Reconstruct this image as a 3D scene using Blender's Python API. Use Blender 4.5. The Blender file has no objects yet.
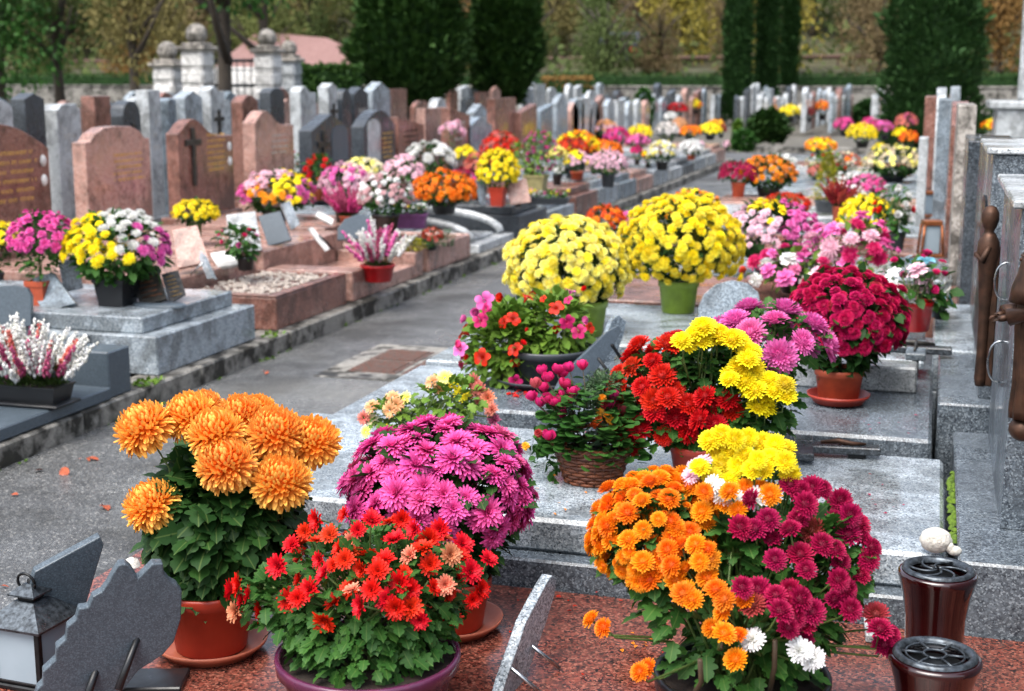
import bpy, math, random
import numpy as np
R=math.radians
rng=np.random.default_rng(11); random.seed(5)
SC=bpy.context.scene; COL=SC.collection
# ---------------------------------------------------------------- camera
F=1390.;CX=512.;CY=345.5;H=1.5
PI_=math.atan((CY-78)/F); YA=math.atan((940-CX)/math.hypot(F,CY-78))
FW=np.array((-math.sin(YA)*math.cos(PI_), math.cos(YA)*math.cos(PI_), -math.sin(PI_)))
RT=np.array((math.cos(YA), math.sin(YA),0.)); UP=np.cross(RT,FW)
CAM=np.array((0,0,H))
def ray(x,y): return FW+RT*((x-CX)/F)-UP*((y-CY)/F)
def at(x,y,z):
    r=ray(x,y); return CAM+r*((z-H)/r[2])
def atX(x,y,X):
    r=ray(x,y); return CAM+r*(X/r[0])
def pt(x,y,t): return CAM+ray(x,y)*t
def dep(P): return float((np.array(P)-CAM)@FW)
def pxx(P):
    d=np.array(P)-CAM; z=d@FW; return CX+F*(d@RT)/z, CY-F*(d@UP)/z
cam=bpy.data.cameras.new('camera'); camo=bpy.data.objects.new('camera',cam); COL.objects.link(camo)
camo.location=(0,0,H); camo.rotation_euler=(math.pi/2-PI_,0,YA)
cam.sensor_width=36; cam.lens=F/1024*36; cam.clip_end=2000; cam.clip_start=.05
cam.dof.use_dof=True; cam.dof.focus_distance=3.1; cam.dof.aperture_fstop=4.8
SC.camera=camo
# ---------------------------------------------------------------- materials
def lin(c):
    if isinstance(c,str):
        c=c.lstrip('#'); c=[int(c[i:i+2],16)/255 for i in (0,2,4)]
    return tuple(((v/12.92) if v<=.04045 else ((v+.055)/1.055)**2.4) for v in c[:3])+(1,)
class NT:
    def __init__(s,name):
        s.m=bpy.data.materials.new(name); s.m.use_nodes=True; s.t=s.m.node_tree; s.b=s.t.nodes['Principled BSDF']; s.out=s.t.nodes['Material Output']
    def n(s,typ,**k):
        o=s.t.nodes.new(typ)
        for a,v in k.items():
            if a.startswith('i_'):
                key=a[2:]; key=int(key) if key.isdigit() else key.replace('_',' ')
                s.set(o.inputs[key],v)
            else: setattr(o,a,v)
        return o
    def set(s,inp,v):
        if isinstance(v,bpy.types.NodeSocket): s.t.links.new(v,inp)
        else: inp.default_value=v
    def mix(s,f,a,b,bt='MIX'):
        o=s.t.nodes.new('ShaderNodeMix'); o.data_type='RGBA'; o.blend_type=bt
        s.set(o.inputs['Factor'],f); s.set(o.inputs[6],a); s.set(o.inputs[7],b); return o.outputs[2]
    def math(s,op,a,b=0.,c=None,clamp=False):
        o=s.t.nodes.new('ShaderNodeMath'); o.operation=op; o.use_clamp=clamp
        s.set(o.inputs[0],a); s.set(o.inputs[1],b)
        if c is not None: s.set(o.inputs[2],c)
        return o.outputs[0]
    def ramp(s,f,stops,interp='LINEAR'):
        o=s.t.nodes.new('ShaderNodeValToRGB'); r=o.color_ramp; r.interpolation=interp
        while len(r.elements)<len(stops): r.elements.new(.5)
        for e,(p,c) in zip(r.elements,stops): e.position=p; e.color=c if len(c)==4 else tuple(c)+(1,)
        s.set(o.inputs[0],f); return o.outputs[0]
    def rng(s,v,a,b,c,d):
        o=s.t.nodes.new('ShaderNodeMapRange'); s.set(o.inputs[0],v)
        for i,q in enumerate((a,b,c,d)): o.inputs[i+1].default_value=q
        return o.outputs[0]
    def P(s,**k):
        for a,v in k.items(): s.set(s.b.inputs[a.replace('_',' ')],v)
    def bump(s,h,strength=.3,dist=.002):
        o=s.n('ShaderNodeBump'); o.inputs['Strength'].default_value=strength; o.inputs['Distance'].default_value=dist
        s.set(o.inputs['Height'],h); s.t.links.new(o.outputs[0],s.b.inputs['Normal'])
def noise(n,vec,scale,detail=3,rough=.5):
    o=n.n('ShaderNodeTexNoise'); o.inputs['Scale'].default_value=scale; o.inputs['Detail'].default_value=detail; o.inputs['Roughness'].default_value=rough
    n.set(o.inputs['Vector'],vec); return o.outputs[0]
MATS={}
def granite(name,cols,scale=260,rlo=.12,rhi=.42,grime=.55,flecks=None,spec=.5):
    n=NT(name); tc=n.n('ShaderNodeTexCoord').outputs['Object']
    wn=n.n('ShaderNodeTexNoise'); wn.inputs['Scale'].default_value=scale*.9; n.set(wn.inputs['Vector'],tc)
    vv=n.n('ShaderNodeVectorMath',operation='MULTIPLY_ADD'); n.set(vv.inputs[0],wn.outputs['Color']); vv.inputs[1].default_value=(.9/scale,)*3; n.set(vv.inputs[2],tc)
    vo=n.n('ShaderNodeTexVoronoi'); vo.inputs['Scale'].default_value=scale; n.set(vo.inputs['Vector'],vv.outputs[0])
    sep=n.n('ShaderNodeSeparateColor'); n.set(sep.inputs[0],vo.outputs['Color'])
    k=len(cols); st=[]
    pos=0
    for w,c in cols: st.append((pos,lin(c))); pos+=w
    base=n.ramp(sep.outputs[0],st,'CONSTANT')
    vo2=n.n('ShaderNodeTexVoronoi'); vo2.inputs['Scale'].default_value=scale*.45; n.set(vo2.inputs['Vector'],vv.outputs[0])
    sp2=n.n('ShaderNodeSeparateColor'); n.set(sp2.inputs[0],vo2.outputs['Color'])
    base=n.mix(n.math('MULTIPLY',sp2.outputs[1],.35),base,lin(cols[-1][1]))
    gr=noise(n,tc,2.3,6,.6); g2=noise(n,tc,11,5,.6)
    gm=n.rng(n.math('MULTIPLY',gr,g2),.2,.31,0,grime)
    base=n.mix(gm,base,lin('#4c4a42'),'MULTIPLY')
    n.P(Base_Color=base,Roughness=n.rng(noise(n,tc,3.1,4,.55),.38,.62,rlo,rhi),Specular_IOR_Level=spec)
    n.bump(noise(n,tc,scale*1.3,2),.08,.0006)
    MATS[name]=n.m; return n.m
granite('grey_granite',[(.2,'#4a535b'),(.3,'#747f88'),(.3,'#97a2aa'),(.2,'#bcc5ca')],rlo=.1,rhi=.35)
granite('blue_granite',[(.3,'#39434c'),(.3,'#5b6872'),(.25,'#7c8a95'),(.15,'#a5b2ba')],scale=330)
granite('dark_granite',[(.5,'#202428'),(.3,'#33393e'),(.2,'#596067')],scale=230,grime=.2)
granite('slate',[(.5,'#3d474f'),(.3,'#48535c'),(.2,'#58646d')],scale=420,rlo=.35,rhi=.55,grime=.1)
granite('pink_granite',[(.18,'#6a4740'),(.35,'#a06f61'),(.32,'#b58a7b'),(.15,'#c7ada2')],scale=240)
granite('brown_granite',[(.3,'#4c2f29'),(.35,'#7a4b3e'),(.25,'#8d5f50'),(.1,'#a58378')],scale=240)
granite('red_granite',[(.34,'#171212'),(.26,'#552820'),(.27,'#7d3e32'),(.13,'#9c6150')],scale=190,rlo=.06,rhi=.38,grime=.25)
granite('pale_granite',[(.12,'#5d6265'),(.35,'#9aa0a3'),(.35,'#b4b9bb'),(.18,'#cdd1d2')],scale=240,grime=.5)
granite('coarse_granite',[(.34,'#2f363e'),(.28,'#454d55'),(.22,'#606a73'),(.14,'#8a949b')],scale=270,grime=.3)
granite('rustic_stone',[(.2,'#6d6861'),(.4,'#8d8880'),(.4,'#a9a49c')],scale=60,rlo=.6,rhi=.9,grime=.8)
granite('concrete',[(.3,'#77746d'),(.4,'#827f78'),(.3,'#8e8b84')],scale=150,rlo=.4,rhi=.9,grime=1.0)
granite('white_stone',[(.3,'#c9c8c4'),(.4,'#d5d4d0'),(.3,'#dfdedb')],scale=120,rlo=.5,rhi=.8,grime=.5)
def asphalt():
    n=NT('asphalt'); tc=n.n('ShaderNodeTexCoord').outputs['Object']
    vo=n.n('ShaderNodeTexVoronoi'); vo.inputs['Scale'].default_value=170; n.set(vo.inputs['Vector'],tc)
    sep=n.n('ShaderNodeSeparateColor'); n.set(sep.inputs[0],vo.outputs['Color'])
    b=n.ramp(sep.outputs[0],[(0,lin('#4a4b4b')),(.35,lin('#5c5d5d')),(.7,lin('#6e7070')),(.94,lin('#9c9b97'))],'CONSTANT')
    w=noise(n,tc,1.7,6,.6); w2=noise(n,tc,.6,3)
    b=n.mix(n.rng(w,.4,.62,0,.75),b,lin('#6a6862'),'MULTIPLY'); rd=n.math('ABSOLUTE',n.math('SUBTRACT',noise(n,tc,.9,7,.62),.5)); b=n.mix(n.rng(rd,0,.006,.55,0),b,lin('#2a2a28'))
    b=n.mix(n.rng(w2,.5,.7,0,.3),b,lin('#8a8880'))
    n.P(Base_Color=b,Roughness=n.rng(w,.35,.6,.22,.6),Specular_IOR_Level=.5)
    n.bump(n.math('SUBTRACT',1.,vo.outputs['Distance']),.5,.004)
    return n.m
MATS['asphalt']=asphalt()
def simple(name,col,rough=.5,metal=0,var=.15,scale=30,spec=.5,coat=0,bump=0,col2=None):
    n=NT(name); tc=n.n('ShaderNodeTexCoord').outputs['Object']
    w=noise(n,tc,scale,5,.6); c=lin(col); d=lin(col2) if col2 else tuple(v*(1-var*2) for v in c[:3])+(1,)
    n.P(Base_Color=n.mix(n.rng(w,.35,.65,0,1),c,d),Roughness=n.rng(noise(n,tc,scale*.6,4),.3,.7,max(rough-.1,.03),min(rough+.12,1)),Metallic=metal,Specular_IOR_Level=spec,Coat_Weight=coat)
    if bump: n.bump(w,bump,.003)
    MATS[name]=n.m; return n.m
simple('terracotta','#a8442c',.45,var=.08,scale=14,col2='#98402a')
simple('terracotta_saucer','#b5674c',.5,scale=20,col2='#a35640')
simple('terracotta_plain','#b3502f',.6,scale=14,col2='#8f3c25')
simple('red_plastic','#a63420',.42,scale=9,col2='#8e2a1a')
simple('black_plastic','#15171a',.35,var=.1,scale=30)
simple('grey_plastic','#3b4045',.4,scale=25)
simple('purple_plastic','#5c2440',.25,scale=20,coat=.2,col2='#4d2340')
simple('lime_plastic','#7e9a2c',.4,scale=20)
simple('green_plastic','#4f5d2a',.45,scale=20)
simple('tan_plastic','#9b9162',.5,scale=20)
simple('bright_red','#c0141c',.3,scale=20,coat=.2)
simple('violet_pot','#6d3f70',.5,scale=20)
simple('soil','#1d1612',.95,scale=60,bump=.9,col2='#33271e')
simple('bronze','#553b2d',.48,.6,scale=26,col2='#33241b',bump=.3)
simple('dark_bronze','#33302c',.4,.6,scale=40,col2='#4b4a48',bump=.4)
simple('copper','#a5663f',.4,.7,scale=30,col2='#7d4a2d')
simple('gold_paint','#dcae5a',.5,.0,scale=60)
simple('pale_paint','#b9b5ad',.6,scale=60)
simple('black_metal','#121314',.38,.5,scale=60,col2='#1e2022')
simple('brushed_metal','#5b636a',.36,.7,scale=90,col2='#2c3034')
simple('steel','#b4b8bb',.22,1,scale=60)
simple('maroon_enamel','#2c0608',.14,.1,scale=10,coat=1.,col2='#1e0405')
simple('iron','#2b2f33',.5,.5,scale=30)
simple('stem_green','#3f5a23',.55,scale=40,col2='#5b6a35')
simple('stem_brown','#4a3a28',.7,scale=50)
simple('bark','#4a4136',.9,scale=9,bump=.8,col2='#2d2721')
simple('roof_tile','#8c6e69',.85,scale=12,col2='#775752')
simple('plaster','#cbc8c0',.7,scale=6)
simple('rust','#6b4438',.7,.3,scale=50,col2='#55504b')
simple('red_lens','#c8241c',.3)
simple('car_paint','#20242a',.25,.3,coat=.8)
simple('glass_dark','#11161a',.08)
simple('pylon_steel','#8f99a3',.5,.4)
simple('white_rough','#cfccc4',.85,scale=70,bump=2.,col2='#b9b5aa')
simple('pebble','#b3aba0',.6,scale=200,col2='#7d7068')
simple('dead_leaf','#b5532c',.7,scale=60,col2='#7d3a20')
simple('moss','#5f7a1c',.9,scale=80,bump=.6,col2='#3d5516')
simple('photo_print','#8d8f92',.3,scale=40,col2='#3d4146')
def wicker():
    n=NT('wicker'); tc=n.n('ShaderNodeTexCoord').outputs['Object']
    w=noise(n,tc,90,3); a=n.n('ShaderNodeAttribute',attribute_name='rnd').outputs['Fac']
    n.P(Base_Color=n.mix(a,lin('#7c4426'),lin('#4a2414')),Roughness=.45); n.bump(w,.4,.001); return n.m
MATS['wicker']=wicker()
def frosted():
    n=NT('frosted_glass'); tc=n.n('ShaderNodeTexCoord').outputs['Object']
    w=noise(n,tc,9,3)
    n.P(Base_Color=n.mix(w,lin('#a3b1ba'),lin('#8797a1')),Roughness=.35,Transmission_Weight=.1,IOR=1.3); return n.m
MATS['frosted_glass']=frosted()
def groundmat(name,a,b,scale=.4):
    n=NT(name); tc=n.n('ShaderNodeTexCoord').outputs['Object']
    w=noise(n,tc,scale,8,.65); w2=noise(n,tc,scale*40,4,.7)
    n.P(Base_Color=n.mix(n.rng(n.math('ADD',w,n.math('MULTIPLY',w2,.6)),.55,1.05,0,1),lin(a),lin(b)),Roughness=.85); n.bump(w2,.6,.02); MATS[name]=n.m
groundmat('gravel_ground','#6b675f','#4c4a41',3); groundmat('hill_ground','#33381f','#4e4730',.2); groundmat('road_asphalt','#5e6062','#484a4b',2)
def leafmat(name,a,b,vein='#8fa05a',rough=.45,trans=.22,vs=.35):
    n=NT(name); at_=n.n('ShaderNodeAttribute',attribute_name='rnd').outputs['Fac']; ptn=n.n('ShaderNodeAttribute',attribute_name='pt').outputs['Fac']
    c=n.mix(at_,lin(a),lin(b)); c=n.mix(n.rng(ptn,0,.1,vs*.7,0),c,lin(vein))
    n.P(Base_Color=c,Roughness=max(rough,.55),Specular_IOR_Level=.22)
    tr=n.n('ShaderNodeBsdfTranslucent'); n.set(tr.inputs[0],c); mx=n.n('ShaderNodeMixShader'); mx.inputs[0].default_value=trans
    n.t.links.new(n.b.outputs[0],mx.inputs[1]); n.t.links.new(tr.outputs[0],mx.inputs[2]); n.t.links.new(mx.outputs[0],n.out.inputs[0])
    MATS[name]=n.m; return n.m
leafmat('leaf_green','#29501f','#4a7630'); leafmat('leaf_dark','#1e3d19','#375c24'); leafmat('leaf_light','#4f7226','#7f9a3a'); leafmat('leaf_yellow_green','#8d8f22','#b5a92e')
leafmat('leaf_grey_green','#4c6648','#6c8560'); leafmat('conifer','#1e3a15','#456529',rough=.7,trans=.1,vs=0); leafmat('hedge_leaf','#2b4a1a','#45652a',vs=0)
leafmat('thuja','#26431f','#486c38',rough=.7,trans=.1,vs=0)
for i,(a,b) in enumerate([('#5c6638','#7b8148'),('#736c42','#8c8250'),('#8d8338','#aa9c48'),('#806238','#997842'),('#4d5c33','#6b7844'),('#6e6044','#8c7a58')]): leafmat('autumn_leaf_%d'%i,a,b,rough=.8,trans=.3,vs=0)
leafmat('heather_green','#33471f','#4f6430',vs=0)
PM={}
def petal(base,tip,var=.25,trans=.25):
    key=base+tip
    if key in PM: return PM[key]
    n=NT('petal'+base.replace('#','_')); rn=n.n('ShaderNodeAttribute',attribute_name='rnd').outputs['Fac']; p=n.n('ShaderNodeAttribute',attribute_name='pt').outputs['Fac']
    oi=n.n('ShaderNodeObjectInfo').outputs['Random']
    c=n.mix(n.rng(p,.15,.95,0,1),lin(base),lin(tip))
    hs=n.n('ShaderNodeHueSaturation'); n.set(hs.inputs['Color'],c)
    n.set(hs.inputs['Value'],n.math('ADD',n.rng(rn,0,1,1-var,1+var*.5),n.rng(oi,0,1,-.06,.06)))
    n.set(hs.inputs['Hue'],n.rng(oi,0,1,.494,.506))
    c=n.mix(n.rng(oi,.9,1.,0,.5),hs.outputs[0],lin('#8a5a30'))
    n.P(Base_Color=c,Roughness=.55,Specular_IOR_Level=.3)
    tr=n.n('ShaderNodeBsdfTranslucent'); n.set(tr.inputs[0],c); mx=n.n('ShaderNodeMixShader'); mx.inputs[0].default_value=trans
    n.t.links.new(n.b.outputs[0],mx.inputs[1]); n.t.links.new(tr.outputs[0],mx.inputs[2]); n.t.links.new(mx.outputs[0],n.out.inputs[0])
    PM[key]=n.m; return n.m
# ---------------------------------------------------------------- mesh builder
class MB:
    def __init__(s): s.v=[];s.f=[];s.p=[];s.r=[];s.n=0
    def add(s,v,faces,p=0.,r=0.):
        v=np.asarray(v,float).reshape(-1,3); k=len(v)
        s.v.append(v)
        for f in faces:
            f=np.asarray(f,int)
            if f.size: s.f.append(f+s.n)
        s.p.append(np.broadcast_to(np.asarray(p,float),(k,)).copy()); s.r.append(np.broadcast_to(np.asarray(r,float),(k,)).copy()); s.n+=k
    def tm(s,T,M=None,loc=(0,0,0),sc=1.,r=None):
        v=T['v']*sc
        if M is not None: v=v@np.asarray(M).T
        s.add(v+np.asarray(loc),T['f'],T['p'],T['r'] if r is None else (T['r']*.5+r*.5))
    def T(s):
        v=np.concatenate(s.v); 
        by={}
        for f in s.f:
            f=np.atleast_2d(f); by.setdefault(f.shape[1],[]).append(f)
        return dict(v=v,f=[np.concatenate(a) for a in by.values()],p=np.concatenate(s.p),r=np.concatenate(s.r))
    def mesh(s,name,mat,smooth=True):
        v=np.concatenate(s.v); m=bpy.data.meshes.new(name)
        fl=[np.atleast_2d(f) for f in s.f]
        lens=np.concatenate([np.full(len(f),f.shape[1]) for f in fl]); idx=np.concatenate([f.ravel() for f in fl])
        m.vertices.add(len(v)); m.vertices.foreach_set('co',v.ravel().astype(np.float32))
        m.loops.add(len(idx)); m.loops.foreach_set('vertex_index',idx.astype(np.int32))
        m.polygons.add(len(lens)); m.polygons.foreach_set('loop_start',(np.cumsum(lens)-lens).astype(np.int32))
        try: m.polygons.foreach_set('loop_total',lens.astype(np.int32))
        except Exception: pass
        m.update(calc_edges=True); m.validate()
        a=m.attributes.new('pt','FLOAT','POINT'); b=m.attributes.new('rnd','FLOAT','POINT')
        if len(a.data)==len(v):
            a.data.foreach_set('value',np.concatenate(s.p).astype(np.float32)); b.data.foreach_set('value',np.concatenate(s.r).astype(np.float32))
        m.polygons.foreach_set('use_smooth',np.full(len(m.polygons),bool(smooth)))
        if mat: m.materials.append(MATS[mat] if isinstance(mat,str) else mat)
        return m
    def obj(s,name,mat,parent=None,smooth=True,loc=None):
        if not s.v: return None
        o=bpy.data.objects.new(name,s.mesh(name,mat,smooth)); COL.objects.link(o)
        if parent: o.parent=parent
        if loc is not None: o.location=loc
        return o
    # primitives
    def box(s,x0,x1,y0,y1,z0,z1,b=.004,M=None,loc=(0,0,0),r=0):
        # chamfered box
        b=min(b,(x1-x0)*.3,(y1-y0)*.3,(z1-z0)*.3)
        c=np.array(((x0+x1)/2,(y0+y1)/2,(z0+z1)/2)); h=np.array(((x1-x0)/2,(y1-y0)/2,(z1-z0)/2))
        V=[];ix={}
        for sx in (-1,1):
            for sy in (-1,1):
                for sz in (-1,1):
                    for k in range(3):
                        d=np.array((sx,sy,sz))*(h-b); d[k]=(sx,sy,sz)[k]*h[k]
                        ix[(sx,sy,sz,k)]=len(V); V.append(c+d)
        Q=[];T=[]
        for k in range(3):
            o=[i for i in range(3) if i!=k]
            for sg in (-1,1):
                q=[]
                for a,bb in ((-1,-1),(1,-1),(1,1),(-1,1)):
                    t=[0,0,0]; t[k]=sg; t[o[0]]=a; t[o[1]]=bb; q.append(ix[(*t,k)])
                if (sg>0)!=(k!=1): q=q[::-1]
                Q.append(q)
        for k in range(3): # edges along axis k
            o=[i for i in range(3) if i!=k]
            for a in (-1,1):
                for bb in (-1,1):
                    t0=[0,0,0]; t0[k]=-1; t0[o[0]]=a; t0[o[1]]=bb; t1=list(t0); t1[k]=1
                    q=[ix[(*t0,o[0])],ix[(*t1,o[0])],ix[(*t1,o[1])],ix[(*t0,o[1])]]
                    # orient outward
                    P=[V[i] for i in q]; nn=np.cross(P[1]-P[0],P[2]-P[0])
                    if nn@(sum(P)/4-c)<0: q=q[::-1]
                    Q.append(q)
        for sx in (-1,1):
            for sy in (-1,1):
                for sz in (-1,1):
                    q=[ix[(sx,sy,sz,k)] for k in range(3)]; P=[V[i] for i in q]; nn=np.cross(P[1]-P[0],P[2]-P[0])
                    if nn@(sum(P)/3-c)<0: q=q[::-1]
                    T.append(q)
        V=np.array(V)
        if M is not None: V=V@np.asarray(M).T
        s.add(V+np.asarray(loc),[np.array(Q),np.array(T)],0,r); return s
    def lathe(s,prof,seg=32,loc=(0,0,0),M=None,sx=1,sy=1,r=0,cap=True):
        prof=np.array(prof,float); k=len(prof); a=np.linspace(0,2*math.pi,seg,endpoint=False)
        V=np.zeros((k,seg,3)); V[:,:,0]=prof[:,0:1]*np.cos(a)*sx; V[:,:,1]=prof[:,0:1]*np.sin(a)*sy; V[:,:,2]=prof[:,1:2]
        V=V.reshape(-1,3); i=np.arange(k-1)[:,None]*seg; j=np.arange(seg)[None,:]; j2=(j+1)%seg
        Q=np.stack([i+j,i+j2,i+seg+j2,i+seg+j],-1).reshape(-1,4)
        if M is not None: V=V@np.asarray(M).T
        s.add(V+np.asarray(loc),[Q],0,r); return s
    def tube(s,pts,rad,seg=6,p=0,r=0):
        pts=np.array(pts,float); k=len(pts); rad=np.broadcast_to(np.asarray(rad,float),(k,))
        t=np.gradient(pts,axis=0); t/=np.linalg.norm(t,axis=1)[:,None]+1e-9
        u=np.cross(t,(0.13,.21,.97)); bad=np.linalg.norm(u,axis=1)<.05
        u[bad]=np.cross(t[bad],(1,0,0)); u/=np.linalg.norm(u,axis=1)[:,None]; w=np.cross(t,u)
        a=np.linspace(0,2*math.pi,seg,endpoint=False)
        V=pts[:,None,:]+rad[:,None,None]*(u[:,None,:]*np.cos(a)[None,:,None]+w[:,None,:]*np.sin(a)[None,:,None])
        i=np.arange(k-1)[:,None]*seg; j=np.arange(seg)[None,:]; j2=(j+1)%seg
        Q=np.stack([i+j,i+j2,i+seg+j2,i+seg+j],-1).reshape(-1,4)
        caps=[np.arange(seg)[::-1][None,:],(np.arange(seg)+(k-1)*seg)[None,:]]
        s.add(V.reshape(-1,3),[Q]+caps,p,r); return s
    def prism(s,poly,vec,r=0):
        """polygon (n,3) world points extruded by vec, fan-free ngons"""
        P=np.array(poly,float); n=len(P); V=np.concatenate([P,P+np.asarray(vec)])
        nn=sum(np.cross(P[i]-P[0],P[(i+1)%n]-P[0]) for i in range(1,n-1))
        fl=nn@np.asarray(vec)>0
        a=np.arange(n); 
        f0=a[::-1] if fl else a; f1=(a+n) if fl else (a+n)[::-1]
        Q=[[i,(i+1)%n,(i+1)%n+n,i+n] if fl else [(i+1)%n,i,i+n,(i+1)%n+n] for i in range(n)]
        s.add(V,[f0[None,:],f1[None,:],np.array(Q)],0,r); return s
def rotz(a): c,s=math.cos(a),math.sin(a); return np.array([[c,-s,0],[s,c,0],[0,0,1]])
def rotx(a): c,s=math.cos(a),math.sin(a); return np.array([[1,0,0],[0,c,-s],[0,s,c]])
def roty(a): c,s=math.cos(a),math.sin(a); return np.array([[c,0,s],[0,1,0],[-s,0,c]])
def frame(z,spin=0.):
    z=np.asarray(z,float); z=z/(np.linalg.norm(z)+1e-9)
    x=np.cross((0,0,1),z) if abs(z[2])<.95 else np.cross((0,1,0),z)
    x/=np.linalg.norm(x); y=np.cross(z,x); c,s=math.cos(spin),math.sin(spin)
    return np.stack([x*c+y*s,-x*s+y*c,z],1)
from mathutils import Matrix
def M4(M,loc,sc=1.):
    m=np.eye(4); m[:3,:3]=np.asarray(M)*sc; m[:3,3]=loc; return Matrix(m.tolist())
USED={}
def tag(o,label,cat,group=None,kind=None):
    if label:
        if label in USED and not (group and 'far' in label): print('DUPLABEL',label)
        USED[label]=1; o['label']=label
    if cat: o['category']=cat
    if group: o['group']=group
    if kind: o['kind']=kind
    return o
def empty(name,loc,label,cat,group=None,rz=0):
    o=bpy.data.objects.new(name,None); COL.objects.link(o); o.location=loc; o.rotation_euler=(0,0,rz); o.empty_display_size=.05
    return tag(o,label,cat,group)
def struct(name,mb,mat,smooth=False):
    o=mb.obj(name,mat,None,smooth); o['kind']='structure'; return o
# ---------------------------------------------------------------- flower templates
def strip(mb,th,path,hw,cup,pr,roll=0.):
    """petal: path list (r,z) in radial plane, hw half widths"""
    path=np.array(path,float); k=len(path); d=np.gradient(path,axis=0); d/=np.linalg.norm(d,axis=1)[:,None]+1e-9
    nr=-d[:,1]; nz=d[:,0]; hw=np.asarray(hw,float)
    c,s=math.cos(th),math.sin(th); V=np.zeros((k,3,3)); P=np.zeros((k,3))
    for j,sg in enumerate((-1,0,1)):
        up=cup*abs(sg)*hw+roll*sg*hw
        rr=path[:,0]+nr*up; zz=path[:,1]+nz*up
        V[:,j,0]=rr*c-sg*hw*s; V[:,j,1]=rr*s+sg*hw*c; V[:,j,2]=zz
        P[:,j]=np.linspace(0,1,k)
    i=np.arange(k-1)[:,None]*3; j=np.arange(2)[None,:]
    Q=np.stack([i+j,i+3+j,i+4+j,i+1+j],-1).reshape(-1,4)
    mb.add(V.reshape(-1,3),[Q],P.ravel(),pr)
def layer(mb,n,r0,L,el,curve,w,z0=0,cup=.4,seg=3,jit=.12,ph=0,shape=(.35,.9,1,.45)):
    for i in range(n):
        th=ph+2*math.pi*(i+rng.uniform(-.25,.25))/n; l=L*(1+rng.uniform(-jit,jit)); e=R(el+rng.uniform(-8,8)); cv=R(curve+rng.uniform(-10,10))
        p=[(r0,z0)]; a=e
        for k in range(seg):
            p.append((p[-1][0]+math.cos(a)*l/seg,p[-1][1]+math.sin(a)*l/seg)); a+=cv/seg
        sh=np.interp(np.linspace(0,1,seg+1),np.linspace(0,1,len(shape)),shape)
        strip(mb,th,p,sh*w*(1+rng.uniform(-.1,.1)),cup,rng.random(),rng.uniform(-.3,.3))
def core(m,r,h,pt=.7,z=0.,n=10):
    a=np.linspace(.01,math.pi/2,5); m.lathe([(r*math.sin(t),z+h*math.cos(t)) for t in a],n,r=.5); m.p[-1][:]=pt
def t_daisy():      # open decorative bloom with darker centre
    m=MB(); layer(m,21,.1,.92,2,-14,.115); layer(m,19,.09,.82,16,-10,.11,z0=.03,ph=.1); layer(m,16,.08,.66,32,-8,.1,z0=.05,ph=.2); layer(m,12,.06,.45,52,0,.085,z0=.06); layer(m,8,.03,.28,70,0,.07,z0=.06); core(m,.16,.12,.1,.04)
    return m.T()
def t_red():        # cupped daisy bloom
    m=MB(); layer(m,18,.1,.95,28,-22,.14,cup=.3); layer(m,15,.09,.8,42,-15,.13,z0=.03,ph=.1); layer(m,12,.06,.58,55,-5,.11,z0=.04); layer(m,8,.03,.3,72,0,.08,z0=.04); return m.T()
def t_single():     # single daisy with eye
    m=MB(); layer(m,16,.16,.84,8,-12,.13); layer(m,14,.14,.7,20,-12,.12,z0=.03,ph=.2); return m.T()
def t_pom(n=95,seg=3):   # dense pompon
    m=MB(); core(m,.5,.42,.35); ga=math.pi*(3-math.sqrt(5))
    for i in range(n):
        f=(i+.5)/n; pol=math.sqrt(f)*R(100); th=i*ga
        l=.28+.42*f; r0=.08+.3*math.sin(pol)*.9; z0=.08+.36*math.cos(pol)
        a=math.pi/2-pol*.92+rng.uniform(-.15,.15); p=[(r0,z0)]
        for k in range(seg):
            p.append((p[-1][0]+math.cos(a)*l/seg,p[-1][1]+math.sin(a)*l/seg)); a+=R(4)
        sh=np.interp(np.linspace(0,1,seg+1),[0,.6,1],[.5,1,.35])
        strip(m,th,p,sh*(.075+.05*f),.5,rng.random(),rng.uniform(-.4,.4))
    return m.T()
def t_ball():       # large incurved reflexing bloom
    m=MB(); core(m,.47,.4,.2,0,16); core(m,.47,-.3,.1,0,16); ga=math.pi*(3-math.sqrt(5)); n=330
    for i in range(n):
        f=(i+.5)/n; pol=math.sqrt(f)*R(118); th=i*ga+rng.uniform(-.1,.1)
        seg=5; l=.42+.16*f+rng.uniform(-.06,.1); R0=.46
        r0=R0*math.sin(pol); z0=R0*math.cos(pol)*.8
        a=math.pi/2-pol+rng.uniform(-.12,.12); p=[(r0,z0)]
        cv=R(110 if pol<R(70) else max(-20,110-200*(pol-R(70))))+rng.uniform(-.25,.4)
        a-=.45
        for k in range(seg):
            p.append((p[-1][0]+math.cos(a)*l/seg,p[-1][1]+math.sin(a)*l/seg)); a+=cv/seg*(k>0)*1.25
        p=[(max(q[0],.01),q[1]) for q in p]
        sh=np.array([.5,.8,1,1,.9,.4])
        strip(m,th,p,sh*(.06+.02*f),.75,rng.random(),rng.uniform(-.6,.6))
    return m.T()
def t_button():     # small simple rosette for plants seen from afar
    m=MB(); core(m,.45,.3,.55); layer(m,11,.05,.95,-6,-30,.27,seg=2,cup=.15,shape=(.4,1,.6)); layer(m,9,.05,.8,24,-25,.25,z0=.08,seg=2,cup=.15,shape=(.4,1,.6)); layer(m,6,.02,.5,55,-15,.2,z0=.1,seg=2,cup=.1,shape=(.5,1,.6))
    return m.T()
def t_lily():
    m=MB(); layer(m,6,.04,1.0,50,-85,.26,seg=5,cup=.35,shape=(.2,.7,1,.8,.1)); return m.T()
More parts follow.
